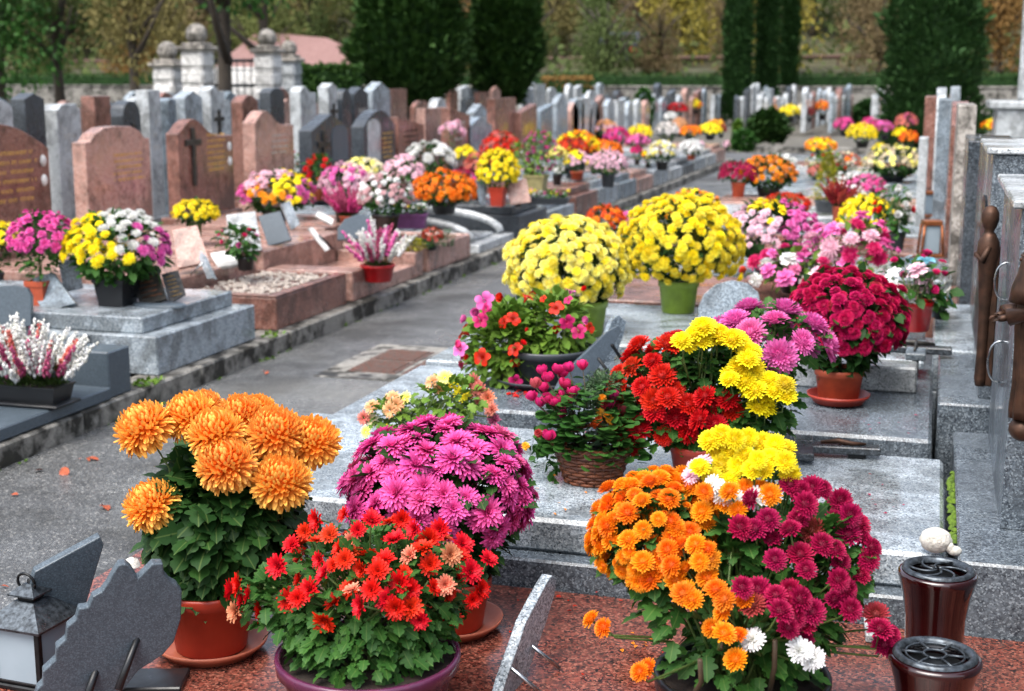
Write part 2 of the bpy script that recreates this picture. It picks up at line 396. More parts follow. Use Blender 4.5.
def t_rose():
    m=MB(); layer(m,5,.1,.6,35,30,.42,seg=3,cup=.4,shape=(.5,1,1,.7)); layer(m,5,.08,.6,62,30,.36,seg=3,cup=.4,ph=.5,shape=(.5,1,1,.7)); layer(m,4,.03,.55,78,20,.28,seg=3,cup=.5,shape=(.5,1,1,.7)); return m.T()
def t_trumpet():
    m=MB(); layer(m,5,.07,.75,80,-15,.14,seg=3,cup=.2,shape=(.5,.7,1,1.2)); layer(m,5,.2,.75,20,-60,.36,z0=.75,seg=3,cup=.1,shape=(.4,1,1,.4),ph=.3); return m.T()
TP=dict(daisy=t_daisy(),red=t_red(),single=t_single(),pom=t_pom(),ball=t_ball(),button=t_button(),lily=t_lily(),rose=t_rose(),trumpet=t_trumpet(),pom2=t_pom(120,3),pomlow=t_pom(55,2))
# leaves: pointing +Y, normal +Z
def leaf_lobed():
    o=[(0,0),(.08,.1),(.2,.12),(.34,.2),(.3,.3),(.24,.34),(.4,.42),(.46,.54),(.36,.58),(.24,.6),(.3,.72),(.24,.84),(.12,.88),(0,1)]
    n=len(o); V=[];P=[]
    for sg in (1,-1):
        for x,y in o: V.append((sg*x*.9,y,.18*abs(x)-.22*y*y)); P.append(min(1,abs(x)*3))
    mid=[(0,y,-.22*y*y) for x,y in o]; k=len(V)
    V+=mid; P+=[0]*n; Q=[]
    for i in range(n-1):
        Q.append([k+i,i,i+1,k+i+1]); Q.append([k+i+1,n+i+1,n+i,k+i])
    m=MB(); m.add(V,[np.array(Q)],P,0); return m.T()
def leaf_simple(w=.3):
    V=[(0,0,0),(w,.4,.08),(w*.8,.75,-.02),(0,1,-.18),(-w*.8,.75,-.02),(-w,.4,.08),(0,.5,-.03)]
    m=MB(); m.add(V,[np.array([[0,1,2,6],[6,2,3,4],[0,6,4,5]])],[0,1,1,.6,1,1,0],0); return m.T()
def leaf_round():
    V=[(0,0,0)];P=[0]
    for i in range(9):
        a=-math.pi/2+ (i+.5)*2*math.pi/9; V.append((.45*math.cos(a),.5+.5*math.sin(a),.05*math.cos(a*2)))
        P.append(1)
    V.append((0,.5,-.04));P.append(0)
    m=MB(); m.add(V,[np.array([[10,1+i,1+(i+1)%9] for i in range(9)])],P,0); return m.T()
LF=dict(lobed=leaf_lobed(),simple=leaf_simple(),narrow=leaf_simple(.14),round=leaf_round(),needle=leaf_simple(.05))
def put_leaf(mb,T,P,d,L,droop=.3):
    """leaf at P growing along d"""
    d=np.asarray(d,float); d=d/(np.linalg.norm(d)+1e-9); d=d+np.array((0,0,-droop)); d/=np.linalg.norm(d)
    n=np.array((0,0,1.))+rng.normal(0,.35,3)+.4*d; n=n-d*(n@d); n/=np.linalg.norm(n)+1e-9
    x=np.cross(d,n); M=np.stack([x,d,n],1)
    mb.tm(T,M,P,L,rng.random())
# ---------------------------------------------------------------- plants
FH=np.array((-math.sin(YA),math.cos(YA),0.))
HM={}
def headmesh(t,b,tp):
    k=(t,b,tp)
    if k not in HM:
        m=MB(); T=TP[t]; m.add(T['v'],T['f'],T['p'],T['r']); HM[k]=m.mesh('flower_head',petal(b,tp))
    return HM[k]
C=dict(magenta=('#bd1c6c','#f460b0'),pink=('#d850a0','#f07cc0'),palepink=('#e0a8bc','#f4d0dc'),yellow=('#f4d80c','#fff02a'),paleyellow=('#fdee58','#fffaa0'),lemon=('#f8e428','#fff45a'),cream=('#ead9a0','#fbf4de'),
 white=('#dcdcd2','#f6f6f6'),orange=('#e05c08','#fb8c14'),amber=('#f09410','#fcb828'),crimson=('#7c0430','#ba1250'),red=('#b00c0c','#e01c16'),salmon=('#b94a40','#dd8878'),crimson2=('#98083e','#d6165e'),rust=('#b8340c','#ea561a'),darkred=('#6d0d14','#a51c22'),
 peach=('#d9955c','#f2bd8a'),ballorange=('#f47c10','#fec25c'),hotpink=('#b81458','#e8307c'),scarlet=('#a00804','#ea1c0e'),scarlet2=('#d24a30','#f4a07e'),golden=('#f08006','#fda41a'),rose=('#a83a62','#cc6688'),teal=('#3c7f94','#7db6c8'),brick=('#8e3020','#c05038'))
def make_pot(root,kind,r,h,mat,saucer=None,square=False,rim=None,soilz=.88,sx=1.):
    """round or square pot with its base at the root's origin; saucer lies under it"""
    z0=0.
    if saucer:
        m=MB(); sr=r*1.22; m.lathe([(0,.002),(sr*.82,.002),(sr,.03),(sr*1.03,.032),(sr*1.0,.022),(sr*.84,.008),(0,.008)],40)
        m.obj('saucer',saucer,root); z0=.009
    m=MB()
    if square:
        a=r*.78; 
        def ring(q,z): return [(-q*sx,-q,z),(q*sx,-q,z),(q*sx,q,z),(-q*sx,q,z)]
        V=[];Q=[]
        for q,z in ((a*.8,z0),(a*.98,h*.86),(a*1.06,h*.86),(a*1.08,h),(a*.98,h),(a*.92,h*.8)): V+=ring(q,z)
        for i in range(5):
            for j in range(4): Q.append([i*4+j,i*4+(j+1)%4,i*4+4+(j+1)%4,i*4+4+j])
        Q.append([3,2,1,0]); m.add(V,[np.array(Q)]); p=m.obj('pot',mat,root,False)
        s=MB(); s.add(ring(a*.94,h*.9),[np.array([[0,1,2,3]])]); s.obj('soil','soil',root)
    else:
        rb=r*.74; b=h*.2
        m.lathe([(0,z0),(rb,z0),(rb+.004,z0+.004),(r*.93,h-b),(r*.985,h-b+.002),(r,h-.006),(r*.995,h),(r*.95,h+.001),(r*.93,h-.006),(r*.9,h*.8),(0,h*.8)],40)
        p=m.obj('pot',mat,root)
        s=MB(); s.lathe([(0,h*soilz+.004),(r*.5,h*soilz+.002),(r*.925,h*soilz)],20); s.obj('soil','soil',root)
    return p
def plant(label,x,y,zs,pot,blobs,leaf='lobed',leafmat_='leaf_green',leafL=.05,nleaf=300,parts=False,name='potted_chrysanthemum',cat='potted flower',group='potted chrysanthemums on the graves',rim=False,stems=10,extra=None,rotpot=None,skirt=1.,base=None,droop=.3,z_off=0.):
    """x,y: pixel of the pot's base (or rim centre) on a surface of height zs"""
    B=np.array(base) if base is not None else at(x,y,zs+(pot[2] if rim else 0)); B[2]=zs
    t=dep(B); px_=t/F
    root=empty(name,B,label,cat,group)
    if pot:
        kind,r,h,mat=pot[:4]; o=pot[4] if len(pot)>4 else {}
        p=make_pot(root,kind,r,h,mat,**o)
        if rotpot:
            p.rotation_euler=(0,0,rotpot)
    else: r,h=.04,.01
    fol=MB(); flo={}; stm=MB(); heads=[]
    ELL=[]
    for b in blobs:
        c=pt(b['c'][0],b['c'][1],t+b.get('dt',0)*1.)-B; rx=b['r'][0]*px_; rz=b['r'][1]*px_
        ELL.append((c,rx,rx*b.get('rd',1.),rz))
    for bi,b in enumerate(blobs):
        c,rx,ry,rz=ELL[bi]; hr=b.get('hr',5)*px_
        heads_=b['heads']; dens=b.get('dens',1.); zmin=b.get('zmin',-.25)
        A=4*math.pi*((((rx*ry)**1.6+(rx*rz)**1.6+(ry*rz)**1.6)/3)**(1/1.6))
        N=int(A/(math.pi*hr*hr)*.95*dens) if heads_ else 0
        ga=math.pi*(3-math.sqrt(5))
        for i in range(N):
            z=1-2*(i+.5)/N; 
            if z<zmin: break
            th=i*ga+rng.normal(0,.12); s=math.sqrt(1-z*z); lx,ly=s*math.cos(th),s*math.sin(th)
            z+=rng.normal(0,.03)
            d=RT*lx+FH*ly+np.array((0,0,z))
            q=c+RT*lx*rx+FH*ly*ry+np.array((0,0,z*rz)); q=c+(q-c)*(1+rng.normal(0,b.get('jit',.04)))
            skip=False
            for bj,(c2,a2,b2,e2) in enumerate(ELL):
                if bj!=bi:
                    w=q-c2
                    if ((w@RT)/a2)**2+((w@FH)/b2)**2+(w[2]/e2)**2<.8: skip=True
            if skip: continue
            if len([1 for hh in heads_ if len(hh)>3 and hh[3]]) :
                bd=9e9
                for hh in heads_:
                    u,v=hh[3]; dd=(lx-u)**2+(z-v)**2+rng.normal(0,b.get('mixn',.12))
                    if dd<bd: bd=dd; pick=hh
            else:
                ww=np.array([hh[2] for hh in heads_],float); pick=heads_[rng.choice(len(heads_),p=ww/ww.sum())]
            if pick[0] is None: continue
            if b.get('gap') and rng.random()<b['gap']: continue
            nrm=np.array((lx/rx*RT+ly/ry*FH+np.array((0,0,z/rz)))); nrm/=np.linalg.norm(nrm); nrm=nrm+np.array((0,0,b.get('up',.35)))+rng.normal(0,b.get('wob',.18),3); nrm/=np.linalg.norm(nrm)
            sc=hr*rng.uniform(.72,1.17)*(.45 if rng.random()<.05 else 1)
            cc=C[pick[1]]; key=(pick[0],)+cc
            if parts: heads.append((key,frame(nrm,rng.uniform(0,6.28)),q,sc,c))
            else:
                flo.setdefault(key,[]).append((frame(nrm,rng.uniform(0,6.28)),q,sc))
            if parts and b.get('stem',1): 
                e=q-nrm*sc*.1; mid=q-nrm*sc*1.6; stm.tube([e,mid,c+(q-c)*.45-np.array((0,0,.3*rz))],[.0016,.0016,.002],4,1,rng.random())
    if extra:
        for (key,cc,M,q,sc) in extra(B,t,px_):
            k=(key,)+C[cc]
            if parts: heads.append((k,M,q,sc,q)); stm.tube([q-M[:,2]*sc*.1,q-M[:,2]*sc*1.5+np.array((0,0,-.01)),q*.5+np.array((0,0,h*.6))],[.002,.002,.0028],5,1,rng.random())
            else: flo.setdefault(k,[]).append((M,q,sc))
    T=LF[leaf]; tot=sum(e[1]*e[3] for e in ELL) or 1
    for bi,(c,rx,ry,rz) in enumerate(ELL):
        n=int(nleaf*.6*rx*rz/tot); lf=blobs[bi].get('leaf',1.)
        for i in range(int(n*lf)):
            d=rng.normal(0,1,3); d/=np.linalg.norm(d); 
            if d[2]<-.55: d[2]*=-1
            k=rng.uniform(.62,blobs[bi].get('lk',.97)) if i%4 else rng.uniform(.3,.7)
            q=c+RT*d[0]*rx*k+FH*d[1]*ry*k+np.array((0,0,d[2]*rz*k)); g=RT*d[0]+FH*d[1]+np.array((0,0,d[2]+.1))
            put_leaf(fol,T,q,g+rng.normal(0,.35,3),leafL*rng.uniform(.6,1.15),droop)
        # foliage between the pot and the flowers
        top=c+np.array((0,0,-.1*rz)); b0=np.array((0,0,h))
        for i in range(int(nleaf*.4*skirt*rx*rz/tot)):
            s=rng.random()**.8; a=rng.uniform(0,6.28); rr=(r*.75*(1-s)+rx*.86*s)*math.sqrt(rng.uniform(.25,1)); rr2=(r*.75*(1-s)+ry*.86*s)*math.sqrt(rng.uniform(.25,1))
            ctr=b0*(1-s)+top*s; q=ctr+RT*math.cos(a)*rr+FH*math.sin(a)*rr2
            g=RT*math.cos(a)+FH*math.sin(a)+np.array((0,0,.15))
            put_leaf(fol,T,q,g+rng.normal(0,.3,3),leafL*rng.uniform(.7,1.2),droop+.15)
        for i in range(stems):
            a=rng.uniform(0,6.28); k=rng.uniform(.2,.8); e=c+RT*math.cos(a)*rx*k+FH*math.sin(a)*ry*k+np.array((0,0,rz*.4))
            s0=np.array((math.cos(a)*r*.3,math.sin(a)*r*.3,h*.8)); stm.tube([s0,s0*.5+e*.5+rng.normal(0,.006,3),e],[.0035,.003,.002],5,.5,rng.random())
    fol.obj('foliage',leafmat_,root); stm.obj('stems','stem_green',root)
    if parts:
        # the hundred that show largest are flower heads of their own
        def vis(hh):
            P=hh[2]+B; d=P-CAM; return -( -(hh[1][:,2]@d)/np.linalg.norm(d)+ .4*hh[1][2,2])+rng.normal(0,.01)
        heads.sort(key=vis); 
        for (k,M,q,sc,c) in heads[:100]:
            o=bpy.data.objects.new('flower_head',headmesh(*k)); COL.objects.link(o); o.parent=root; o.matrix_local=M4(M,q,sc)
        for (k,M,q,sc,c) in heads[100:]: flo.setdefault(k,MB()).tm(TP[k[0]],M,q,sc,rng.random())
        allm=None
        if flo:
            # one object for the rest: first colour's mesh joined with the others
            rest=None; mats=[]
            big=MB(); mi=[]
            for k,mb in flo.items():
                for f in mb.f: mi+= [len(mats)]*len(np.atleast_2d(f))
                T_=mb; off=big.n
                big.v+=mb.v; big.p+=mb.p; big.r+=mb.r; big.f+=[np.atleast_2d(f)+off for f in mb.f]; big.n+=mb.n; mats.append(petal(k[1],k[2]))
            o=big.obj('flower_heads',mats[0],root); 
            for mm in mats[1:]: o.data.materials.append(mm)
            if len(o.data.polygons)==len(mi): o.data.polygons.foreach_set('material_index',mi)
            o['kind']='stuff'
    else:
        for k,L_ in flo.items():
            if len(L_)<=12:
                for M,q,sc in L_:
                    o=bpy.data.objects.new('flower_head',headmesh(*k)); COL.objects.link(o); o.parent=root; o.matrix_local=M4(M,q,sc)
            else:
                mb=MB()
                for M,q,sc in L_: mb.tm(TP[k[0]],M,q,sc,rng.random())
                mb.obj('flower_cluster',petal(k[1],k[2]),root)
    return root
POTS=dict(black='black_plastic',terra='terracotta_plain',red='red_plastic',grey='grey_plastic',green='green_plastic',lime='lime_plastic',tan='tan_plastic',violet='violet_pot',purple='purple_plastic',bright='bright_red')
def mum(label,x,yb,w,ytop,cols,zs=.37,pot='black',pw=.42,pf=.28,hr=None,head='button',ratio=.62,dens=1.,zmin=-.2,square=False,rd=.9,parts=False,leafm='leaf_dark',nleaf=None,gap=0,name='potted_chrysanthemum',cat='potted flower',group='potted chrysanthemums on the graves',saucer=None,leaf='simple',hy=None,dx=0,up=.35,skirt=1.):
    B=at(x,yb,zs); t=dep(B); m=t/F; tot=(yb-ytop)*m; r=w/2*m; hpx=(yb-ytop)
    ry=min(w/2*ratio/.62*.75, hpx*(1-pf)*.62)
    cy=ytop+ry
    heads=[(head,c if isinstance(c,str) else c[0],1)+(((c[1]),) if not isinstance(c,str) else ()) for c in cols]
    heads=[(h[0] if h[1] else None,)+h[1:] for h in heads]
    hr=hr or max(2.4,w/15.)
    return plant(label,x,yb,zs,('p',max(r*pw,.03),max(tot*pf,.03),POTS[pot],dict(square=square,saucer=saucer)),[dict(c=(x+dx,cy),r=(w/2-hr*.5,ry),rd=rd,heads=heads,hr=hr,dens=dens,zmin=zmin,gap=gap,up=up)],leaf=leaf,leafmat_=leafm,leafL=max(.03,.11*r*2) if leaf=='simple' else .04,nleaf=nleaf or (260 if w>40 else 130),stems=4,parts=parts,name=name,cat=cat,group=group,skirt=skirt)
def heather(label,x,yb,zs,w,h,cols,pot,troughlen=None,ang=0,n=55,base=None,potmat='black',ph=.1):
    B=at(x,yb,zs) if base is None else np.array(base); t=dep(B); m=t/F; root=empty('potted_heather',B,label,'potted heather','heathers and heaths on the graves',ang)
    W=w*m/2; Hh=h*m
    if troughlen:
        q=MB(); L,D=troughlen; q.box(-L/2-.02,L/2+.02,-D/2-.015,D/2+.015,0,.012,.004); q.obj('tray',POTS[potmat],root)
        q=MB(); V=[];Q=[]
        for a,b,z in ((L*.46,D*.42,.013),(L*.5,D*.5,ph*.92),(L*.52,D*.53,ph*.92),(L*.52,D*.53,ph),(L*.48,D*.47,ph),(L*.47,D*.45,ph*.8)): V+=[(-a,-b,z),(a,-b,z),(a,b,z),(-a,b,z)]
        for i in range(5):
            for j in range(4): Q.append([i*4+j,i*4+(j+1)%4,i*4+4+(j+1)%4,i*4+4+j])
        q.add(V,[np.array(Q)]); q.obj('trough',POTS[potmat],root,False); q=MB(); q.box(-L*.48,L*.48,-D*.46,D*.46,ph*.6,ph*.9,.001); q.obj('soil','soil',root,False)
        sx,sy=L*.46,D*.42
    else:
        make_pot(root,'p',W*.42,ph,POTS[potmat]); sx=sy=W*.3
    oc=MB(); ov=np.array([(0,0,1),(1,0,0),(0,1,0),(-1,0,0),(0,-1,0),(0,0,-1)],float); of=np.array([(0,1,2),(0,2,3),(0,3,4),(0,4,1),(5,2,1),(5,3,2),(5,4,3),(5,1,4)])
    per={}; fol=MB()
    for i in range(n):
        a=rng.uniform(0,6.28); k=math.sqrt(rng.random()); bx,by=sx*k*math.cos(a),sy*k*math.sin(a)
        lean=np.array((bx/sx*.75,by/sy*.75,1.))+rng.normal(0,.1,3); lean/=np.linalg.norm(lean); L=Hh*rng.uniform(.75,1.05)*(1-.25*k)
        p0=np.array((bx,by,ph*.85)); b2=np.array((bx/sx,by/sy,0))*.15
        c=cols[rng.choice(len(cols))]; mb=per.setdefault(c,MB()); ns=20
        for s in np.linspace(0,1,ns):
            q=p0+lean*L*s+b2*L*s*s
            if s<.35: put_leaf(fol,LF['narrow'],q,rng.normal(0,1,3)+lean,.022,0)
            else:
                for _ in range(3):
                    o=rng.normal(0,1,3); o/=np.linalg.norm(o); e=.0066*(1.25-s*.7)*max(1,Hh/.2)
                    mb.add(ov*np.array((e,e,e*1.5))*rng.uniform(.8,1.2)+q+o*e*1.3*np.array((1,1,.6)),[of],rng.random(),rng.random())
    for i in range(n*5):
        a=rng.uniform(0,6.28); k=math.sqrt(rng.random()); put_leaf(fol,LF['narrow'],(sx*k*math.cos(a)*1.1,sy*k*math.sin(a)*1.1,ph*.9+rng.uniform(0,.3)*Hh),(math.cos(a)*.6,math.sin(a)*.6,1),.03,0)
    for c,mb in per.items(): mb.obj('flower_spikes',petal(*C[c]),root)
    fol.obj('foliage','heather_green',root)
    return root
# ---------------------------------------------------------------- setting
def sheet(name,x0,x1,y0,y1,z,mat,th=.0):
    m=MB(); m.add([(x0,y0,z),(x1,y0,z),(x1,y1,z),(x0,y1,z)],[np.array([[0,1,2,3]])]); return struct(name,m,mat)
# terrain: flat cemetery, a road on a bank beyond it, then a wooded hillside
def hz(x,y):
    d=y+.12*x
    s=lambda a,b:min(1,max(0,(d-a)/(b-a)))
    z=1.9*(3*s(50,57)**2-2*s(50,57)**3)
    if d>66: z+=(d-66)*.34
    return z+ (math.sin(x*.13+y*.07)*.9+math.sin(x*.31-y*.2)*.4)*min(1,max(0,(d-68)/20))
m=MB(); xs=np.linspace(-400,400,81); ys=np.concatenate([np.linspace(-60,48,8),np.linspace(50,72,14),np.linspace(76,170,22),[260,400]])
V=[(x,y,hz(x,y) if y<200 else 36+8*math.sin(x*.02)) for y in ys for x in xs]; n=len(xs)
m.add(V,[np.array([[j*n+i,j*n+i+1,(j+1)*n+i+1,(j+1)*n+i] for j in range(len(ys)-1) for i in range(n-1)])]); struct('ground',m,'gravel_ground',True)
m=MB(); g=[y for y in ys if y>=48]
V=[(x,y,(hz(x,y) if y<200 else 36+8*math.sin(x*.02))+.02) for y in g for x in xs]
m.add(V,[np.array([[j*n+i,j*n+i+1,(j+1)*n+i+1,(j+1)*n+i] for j in range(len(g)-1) for i in range(n-1)])]); struct('hillside',m,'hill_ground',True)
m=MB(); V=[]; 
for i,x in enumerate(np.linspace(-200,200,60)):
    for y in (59.,65.): V.append((x,y-.12*x,1.9+.05))
m.add(V,[np.array([[2*i,2*i+2,2*i+3,2*i+1] for i in range(59)])]); struct('road',m,'road_asphalt')
sheet('path',-3.42,-1.9,-8,25.3,.004,'asphalt')
sheet('cross_path',-60,14,25.2,28.6,.008,'road_asphalt')
sheet('left_path',-11.2,-9.6,-8,50,.004,'asphalt')
# kerbs
m=MB(); y=-6.
while y<24.9:
    L=1.0; m.box(-3.62,-3.42+rng.uniform(-.004,.004),y+.003,y+L-.003,-.05,.1+rng.uniform(-.004,.004),.008); y+=L
struct('kerb',m,'concrete')
m=MB(); y=28.7
m.box(-60,14,28.6,28.8,-.05,.14,.01); struct('far_kerb',m,'concrete')
m=MB(); m.box(-9.6,-9.4,-6,24.9,-.05,.1,.008); struct('left_kerb',m,'concrete')
# drain
dr=empty('drain_cover',(0,0,0),'square concrete drain surround with four rusty grates set in the path','drain cover')
a=at(316,372,0.01)
m=MB(); m.box(-2.98,-2.2,6.35,7.25,-.05,.009,.003); m.obj('surround','concrete',dr,False)
for i in range(2):
    for j in range(2):
        m=MB(); x0,y0=-2.86+i*.3,6.5+j*.31; m.box(x0,x0+.27,y0,y0+.28,.003,.013,.001)
        for k in range(5): m.box(x0+.02,x0+.25,y0+.02+k*.053,y0+.045+k*.053,.012,.02,.002)
        m.obj('grate','rust',dr,False)
# weeds / leaves / moss
m=MB()
for i in range(240):
    y=rng.uniform(3.8,16); s=rng.uniform(.008,.025); P=(-3.41+rng.uniform(-.005,.03),y,.006)
    if rng.random()<.7 : continue
    for _ in range(5): put_leaf(m,LF['simple'],P,rng.normal(0,1,3)+np.array((0,0,.8)),s,.1)
for yy in (5.55,5.6,6.85): 
    for _ in range(25): put_leaf(m,LF['simple'],(-3.46+rng.uniform(-.05,.05),yy+rng.uniform(-.06,.06),.1),rng.normal(0,1,3)+np.array((0,0,1)),.03,.1)
tag(m.obj('weeds','leaf_light',None),'tiny green weeds in the joints along the kerb','weeds',None,'stuff')
m=MB()
for i in range(60): m.lathe([(0,.012),(.006,.009),(.009,0)],6,(rng.uniform(.085,.098),rng.uniform(3.35,4.0),.4),rotx(rng.normal(0,.3)),r=rng.random())
tag(m.obj('moss','moss',None),'yellow green moss in the joint beside the grey ledger','moss',None,'stuff')
for i,(x,y,l) in enumerate([(86,458,'curled brown leaf lying on the asphalt near the kerb'),(103,505,'thin brown leaf on the asphalt beside the orange blooms'),(402,392,'brown leaf on the path below the drain cover'),(596,180,'x')][:3]):
    P=at(x,y,.012); m=MB(); put_leaf(m,LF['simple'],P,(rng.normal(),rng.normal(),.1),.055,0); put_leaf(m,LF['narrow'],P,(rng.normal(),rng.normal(),.1),.04,0); tag(m.obj('fallen_leaf','dead_leaf',None),l,'leaf','leaves fallen on the path')
q=MB()
for i in range(34):
    y=3.2+14*rng.random()**1.5; x=-3.38+rng.exponential(.22) if rng.random()<.6 else rng.uniform(-3.3,-2.1)
    if x>-2.1: continue
    P=(x,y,.012); m=MB(); put_leaf(m,LF['simple' if i%2 else 'round'],(0,0,0),(rng.normal(),rng.normal(),.12),rng.uniform(.02,.045),0); o=m.obj('fallen_leaf','dead_leaf' if i%3 else 'autumn_leaf_2',None,loc=P); tag(o,'far small fallen leaf on the wet asphalt path','leaf','small leaves scattered on the path')
    o['label']='small curled fallen leaf lying on the wet asphalt path'
m=MB(); m.box(-3.1,-2.3,9.2,11.0,-.02,.0065,.001); struct('path_patch',m,'road_asphalt')
# ---------------------------------------------------------------- graves
def grave(label,x0,x1,y0,y1,mat,zp=.25,zl=.33,inset=.08,z0=.1,cat='grave',group='graves in rows',side=-1):
    """plinth and ledger; front edge towards the path"""
    rt=empty('grave',((x0+x1)/2,(y0+y1)/2,z0),label,cat,group); cx,cy=(x0+x1)/2,(y0+y1)/2
    m=MB(); m.box(x0-cx,x1-cx,y0-cy,y1-cy,0,zp-z0,.006); m.obj('plinth',mat,rt,False)
    m=MB(); m.box(x0+inset-cx,x1-inset-cx,y0+inset*.7-cy,y1-inset*.7-cy,zp-z0+.001,zl-z0,.008); m.obj('ledger',mat,rt,False)
    return rt
def prof(shape,n=14):
    """top outline: list of (s 0..1, drop 0..1 relative) """
    s=np.linspace(0,1,n)
    if shape=='flat': return [(0,0),(1,0)]
    if shape=='arch': return [(q,.22*(1-math.sin(math.pi*q))) for q in s]
    if shape=='round': return [(q,.5*(1-math.sqrt(max(0,1-(2*q-1)**2)))) for q in s]
    if shape=='gable': return [(0,.2),(.5,0),(1,.2)]
    if shape=='wave': return [(q,.13*(1-math.cos(math.pi*(q)*1.0-.5))) for q in s]
    if shape=='ogee': return [(q,.2*(1-math.exp(-((q-.28)/.24)**2))) for q in s]
    if shape=='ogee2': return [(q,.2*(1-math.exp(-((q-.72)/.24)**2))) for q in s]
    if shape=='serp': return [(0,.14),(.08,.13),(.16,.06),(.3,.01),(.5,0),(.7,.01),(.84,.06),(.92,.13),(1,.14)]
    if shape=='slant': return [(0,.16),(1,0)]
    if shape=='slant2': return [(0,0),(1,.16)]
    if shape=='point': return [(0,.3),(.25,.12),(.5,0),(.75,.12),(1,.3)]
    if shape=='step': return [(0,.16),(.24,.16),(.25,.0),(.75,0),(.76,.16),(1,.16)]
    if shape=='book': return [(0,.06),(.12,.01),(.3,.0),(.5,.07),(.7,0),(.88,.01),(1,.06)]
def headstone(label,X,y0,y1,z0,z1,shape,mat,th=.1,side=1,insc=None,ovals=0,cross=None,base=True,niche=None,axis='y',bev=.006,group='headstones in rows',small=False):
    """slab in the plane x=X facing side*X (side=1: towards +X)"""
    w=abs(y1-y0); yc=(y0+y1)/2; pr=prof(shape); hh=z1-z0
    rt=bpy.data.objects.new('headstone',None)
    m=MB(); zb=.08 if base else 0
    poly=[(0,-w/2,zb),(0,w/2,zb)]+[(0,w/2-q*w,hh-d*min(hh*.9,w*.9)) for q,d in [(1-a,b) for a,b in pr][::-1]]
    P=np.array(poly); 
    m.prism(P,(-side*th,0,0)); me=m.mesh('headstone',mat,False)
    bm_=None
    o=bpy.data.objects.new('headstone',me); COL.objects.link(o); o.location=(X,yc,z0)
    bv=o.modifiers.new('b','BEVEL'); bv.width=bev; bv.segments=2; bv.limit_method='ANGLE'; bv.angle_limit=R(50)
    tag(o,label,'headstone',group)
    if base:
        q=MB(); q.box(-side*th/2-.1,-side*th/2+.1,-w/2-.05,w/2+.05,.0,.079,.006); q.obj('base',mat,o,False)
    if insc:
        q=MB(); f=side*.002; col,lines,(u0,u1,v0,v1)=insc
        for li in range(lines):
            z=zb+(hh-zb)*(v1-(v1-v0)*(li+.5)/lines); lh=(hh-zb)*(v1-v0)/lines*.42
            y=-w/2+w*u0+rng.uniform(0,.12)*w*(u1-u0); ye=-w/2+w*u1-rng.uniform(0,.12)*w*(u1-u0)
            while y<ye:
                g=lh*rng.uniform(.35,.75)
                if rng.random()<.85:
                    k=rng.integers(0,3)
                    a,b=(min(0,f),max(0,f)+.0006)
                    q.box(a,b,y,y+lh*.16,z-lh/2,z+lh/2,.0002)
                    if k: q.box(a,b,y+lh*.2,y+g,z+lh*(.3 if k==1 else -.1),z+lh*(.3 if k==1 else -.1)+lh*.16,.0002)
                y+=g+lh*.22
        q.obj('inscription',col,o,False)
    for k in range(ovals):
        q=MB(); q.lathe([(0,.012),(.03,.011),(.038,.004),(.04,0)],20,(side*.001,side*(w*.5-.07)*(1 if ovals<9 else 1),zb+(hh-zb)*(.68-k*.16)),roty(side*math.pi/2),1,.75); q.obj('photo_medallion','white_stone',o)
    if cross is not None:
        q=MB(); u,v,s=cross; y=-w/2+w*u; z=zb+(hh-zb)*v; a,b=sorted((side*.002,side*.022)); q.box(a,b,y-s*.06,y+s*.06,z-s*.75,z+s*.4,.003); q.box(a,b,y-s*.3,y-s*.061,z+s*.05,z+s*.17,.003); q.box(a,b,y+s*.061,y+s*.3,z+s*.05,z+s*.17,.003); q.obj('cross','dark_bronze',o,False)
    if niche:
        u0,u1,v0,v1,nm=niche; q=MB(); a,b=sorted((side*.001,side*.008)); n_=12; c=(u0+u1)/2
        pl=[(side*.001,-w/2+w*u0,zb+(hh-zb)*v0),(side*.001,-w/2+w*u1,zb+(hh-zb)*v0)]+[(side*.001,-w/2+w*(c+(u1-u0)/2*math.cos(t)),zb+(hh-zb)*(v1-.12+.12*math.sin(t))) for t in np.linspace(0,math.pi,n_)]
        q.prism(pl,(side*.006,0,0)); q.obj('panel',nm,o,False)
    return o
def hs_px(label,xl,xr,yt,X,shape,mat,z0=.33,**k):
    a=atX(xl,yt,X); b=atX(xr,yt,X); xm=atX((xl+xr)/2,yt,X); return headstone(label,X,a[1],b[1],z0,xm[2],shape,mat,**k)
G='gold_paint'; W_='pale_paint'
# row along the path, left side
L0=empty('grave',(-3.5,4.0,.1),'dark blue granite grave frame at the left edge holding the heather trough','grave','graves in rows')
def sub(nm,mat,*bx,parent=L0,off=(-3.5,4.0,.1),bev=.006):
    m=MB()
    for b in bx: m.box(b[0]-off[0],b[1]-off[0],b[2]-off[1],b[3]-off[1],b[4]-off[2],b[5]-off[2],bev)
    return m.obj(nm,mat,parent,False)
sub('plinth','slate',(-5.6,-3.44,1.5,5.24,.1,.155)); sub('side_frame','slate',(-5.6,-3.45,5.243,5.42,.1,.31)); sub('ledger','slate',(-5.6,-3.95,1.6,5.24,.157,.25))
L1=empty('grave',(-4.5,6.2,.1),'grey two tier granite grave with open book and yellow mum on it','grave','graves in rows'); k=dict(parent=L1,off=(-4.5,6.2,.1))
sub('plinth','grey_granite',(-5.6,-3.5,5.73,6.74,.1,.29),**k); sub('plinth_return','grey_granite',(-5.6,-3.86,5.70,5.727,.1,.288),**k); sub('ledger','grey_granite',(-5.62,-3.6,5.78,6.68,.2905,.37),**k)
L2=empty('grave',(-4.5,7.5,.1),'pink granite grave with pebble filled box at its foot','grave','graves in rows'); k=dict(parent=L2,off=(-4.5,7.5,.1))
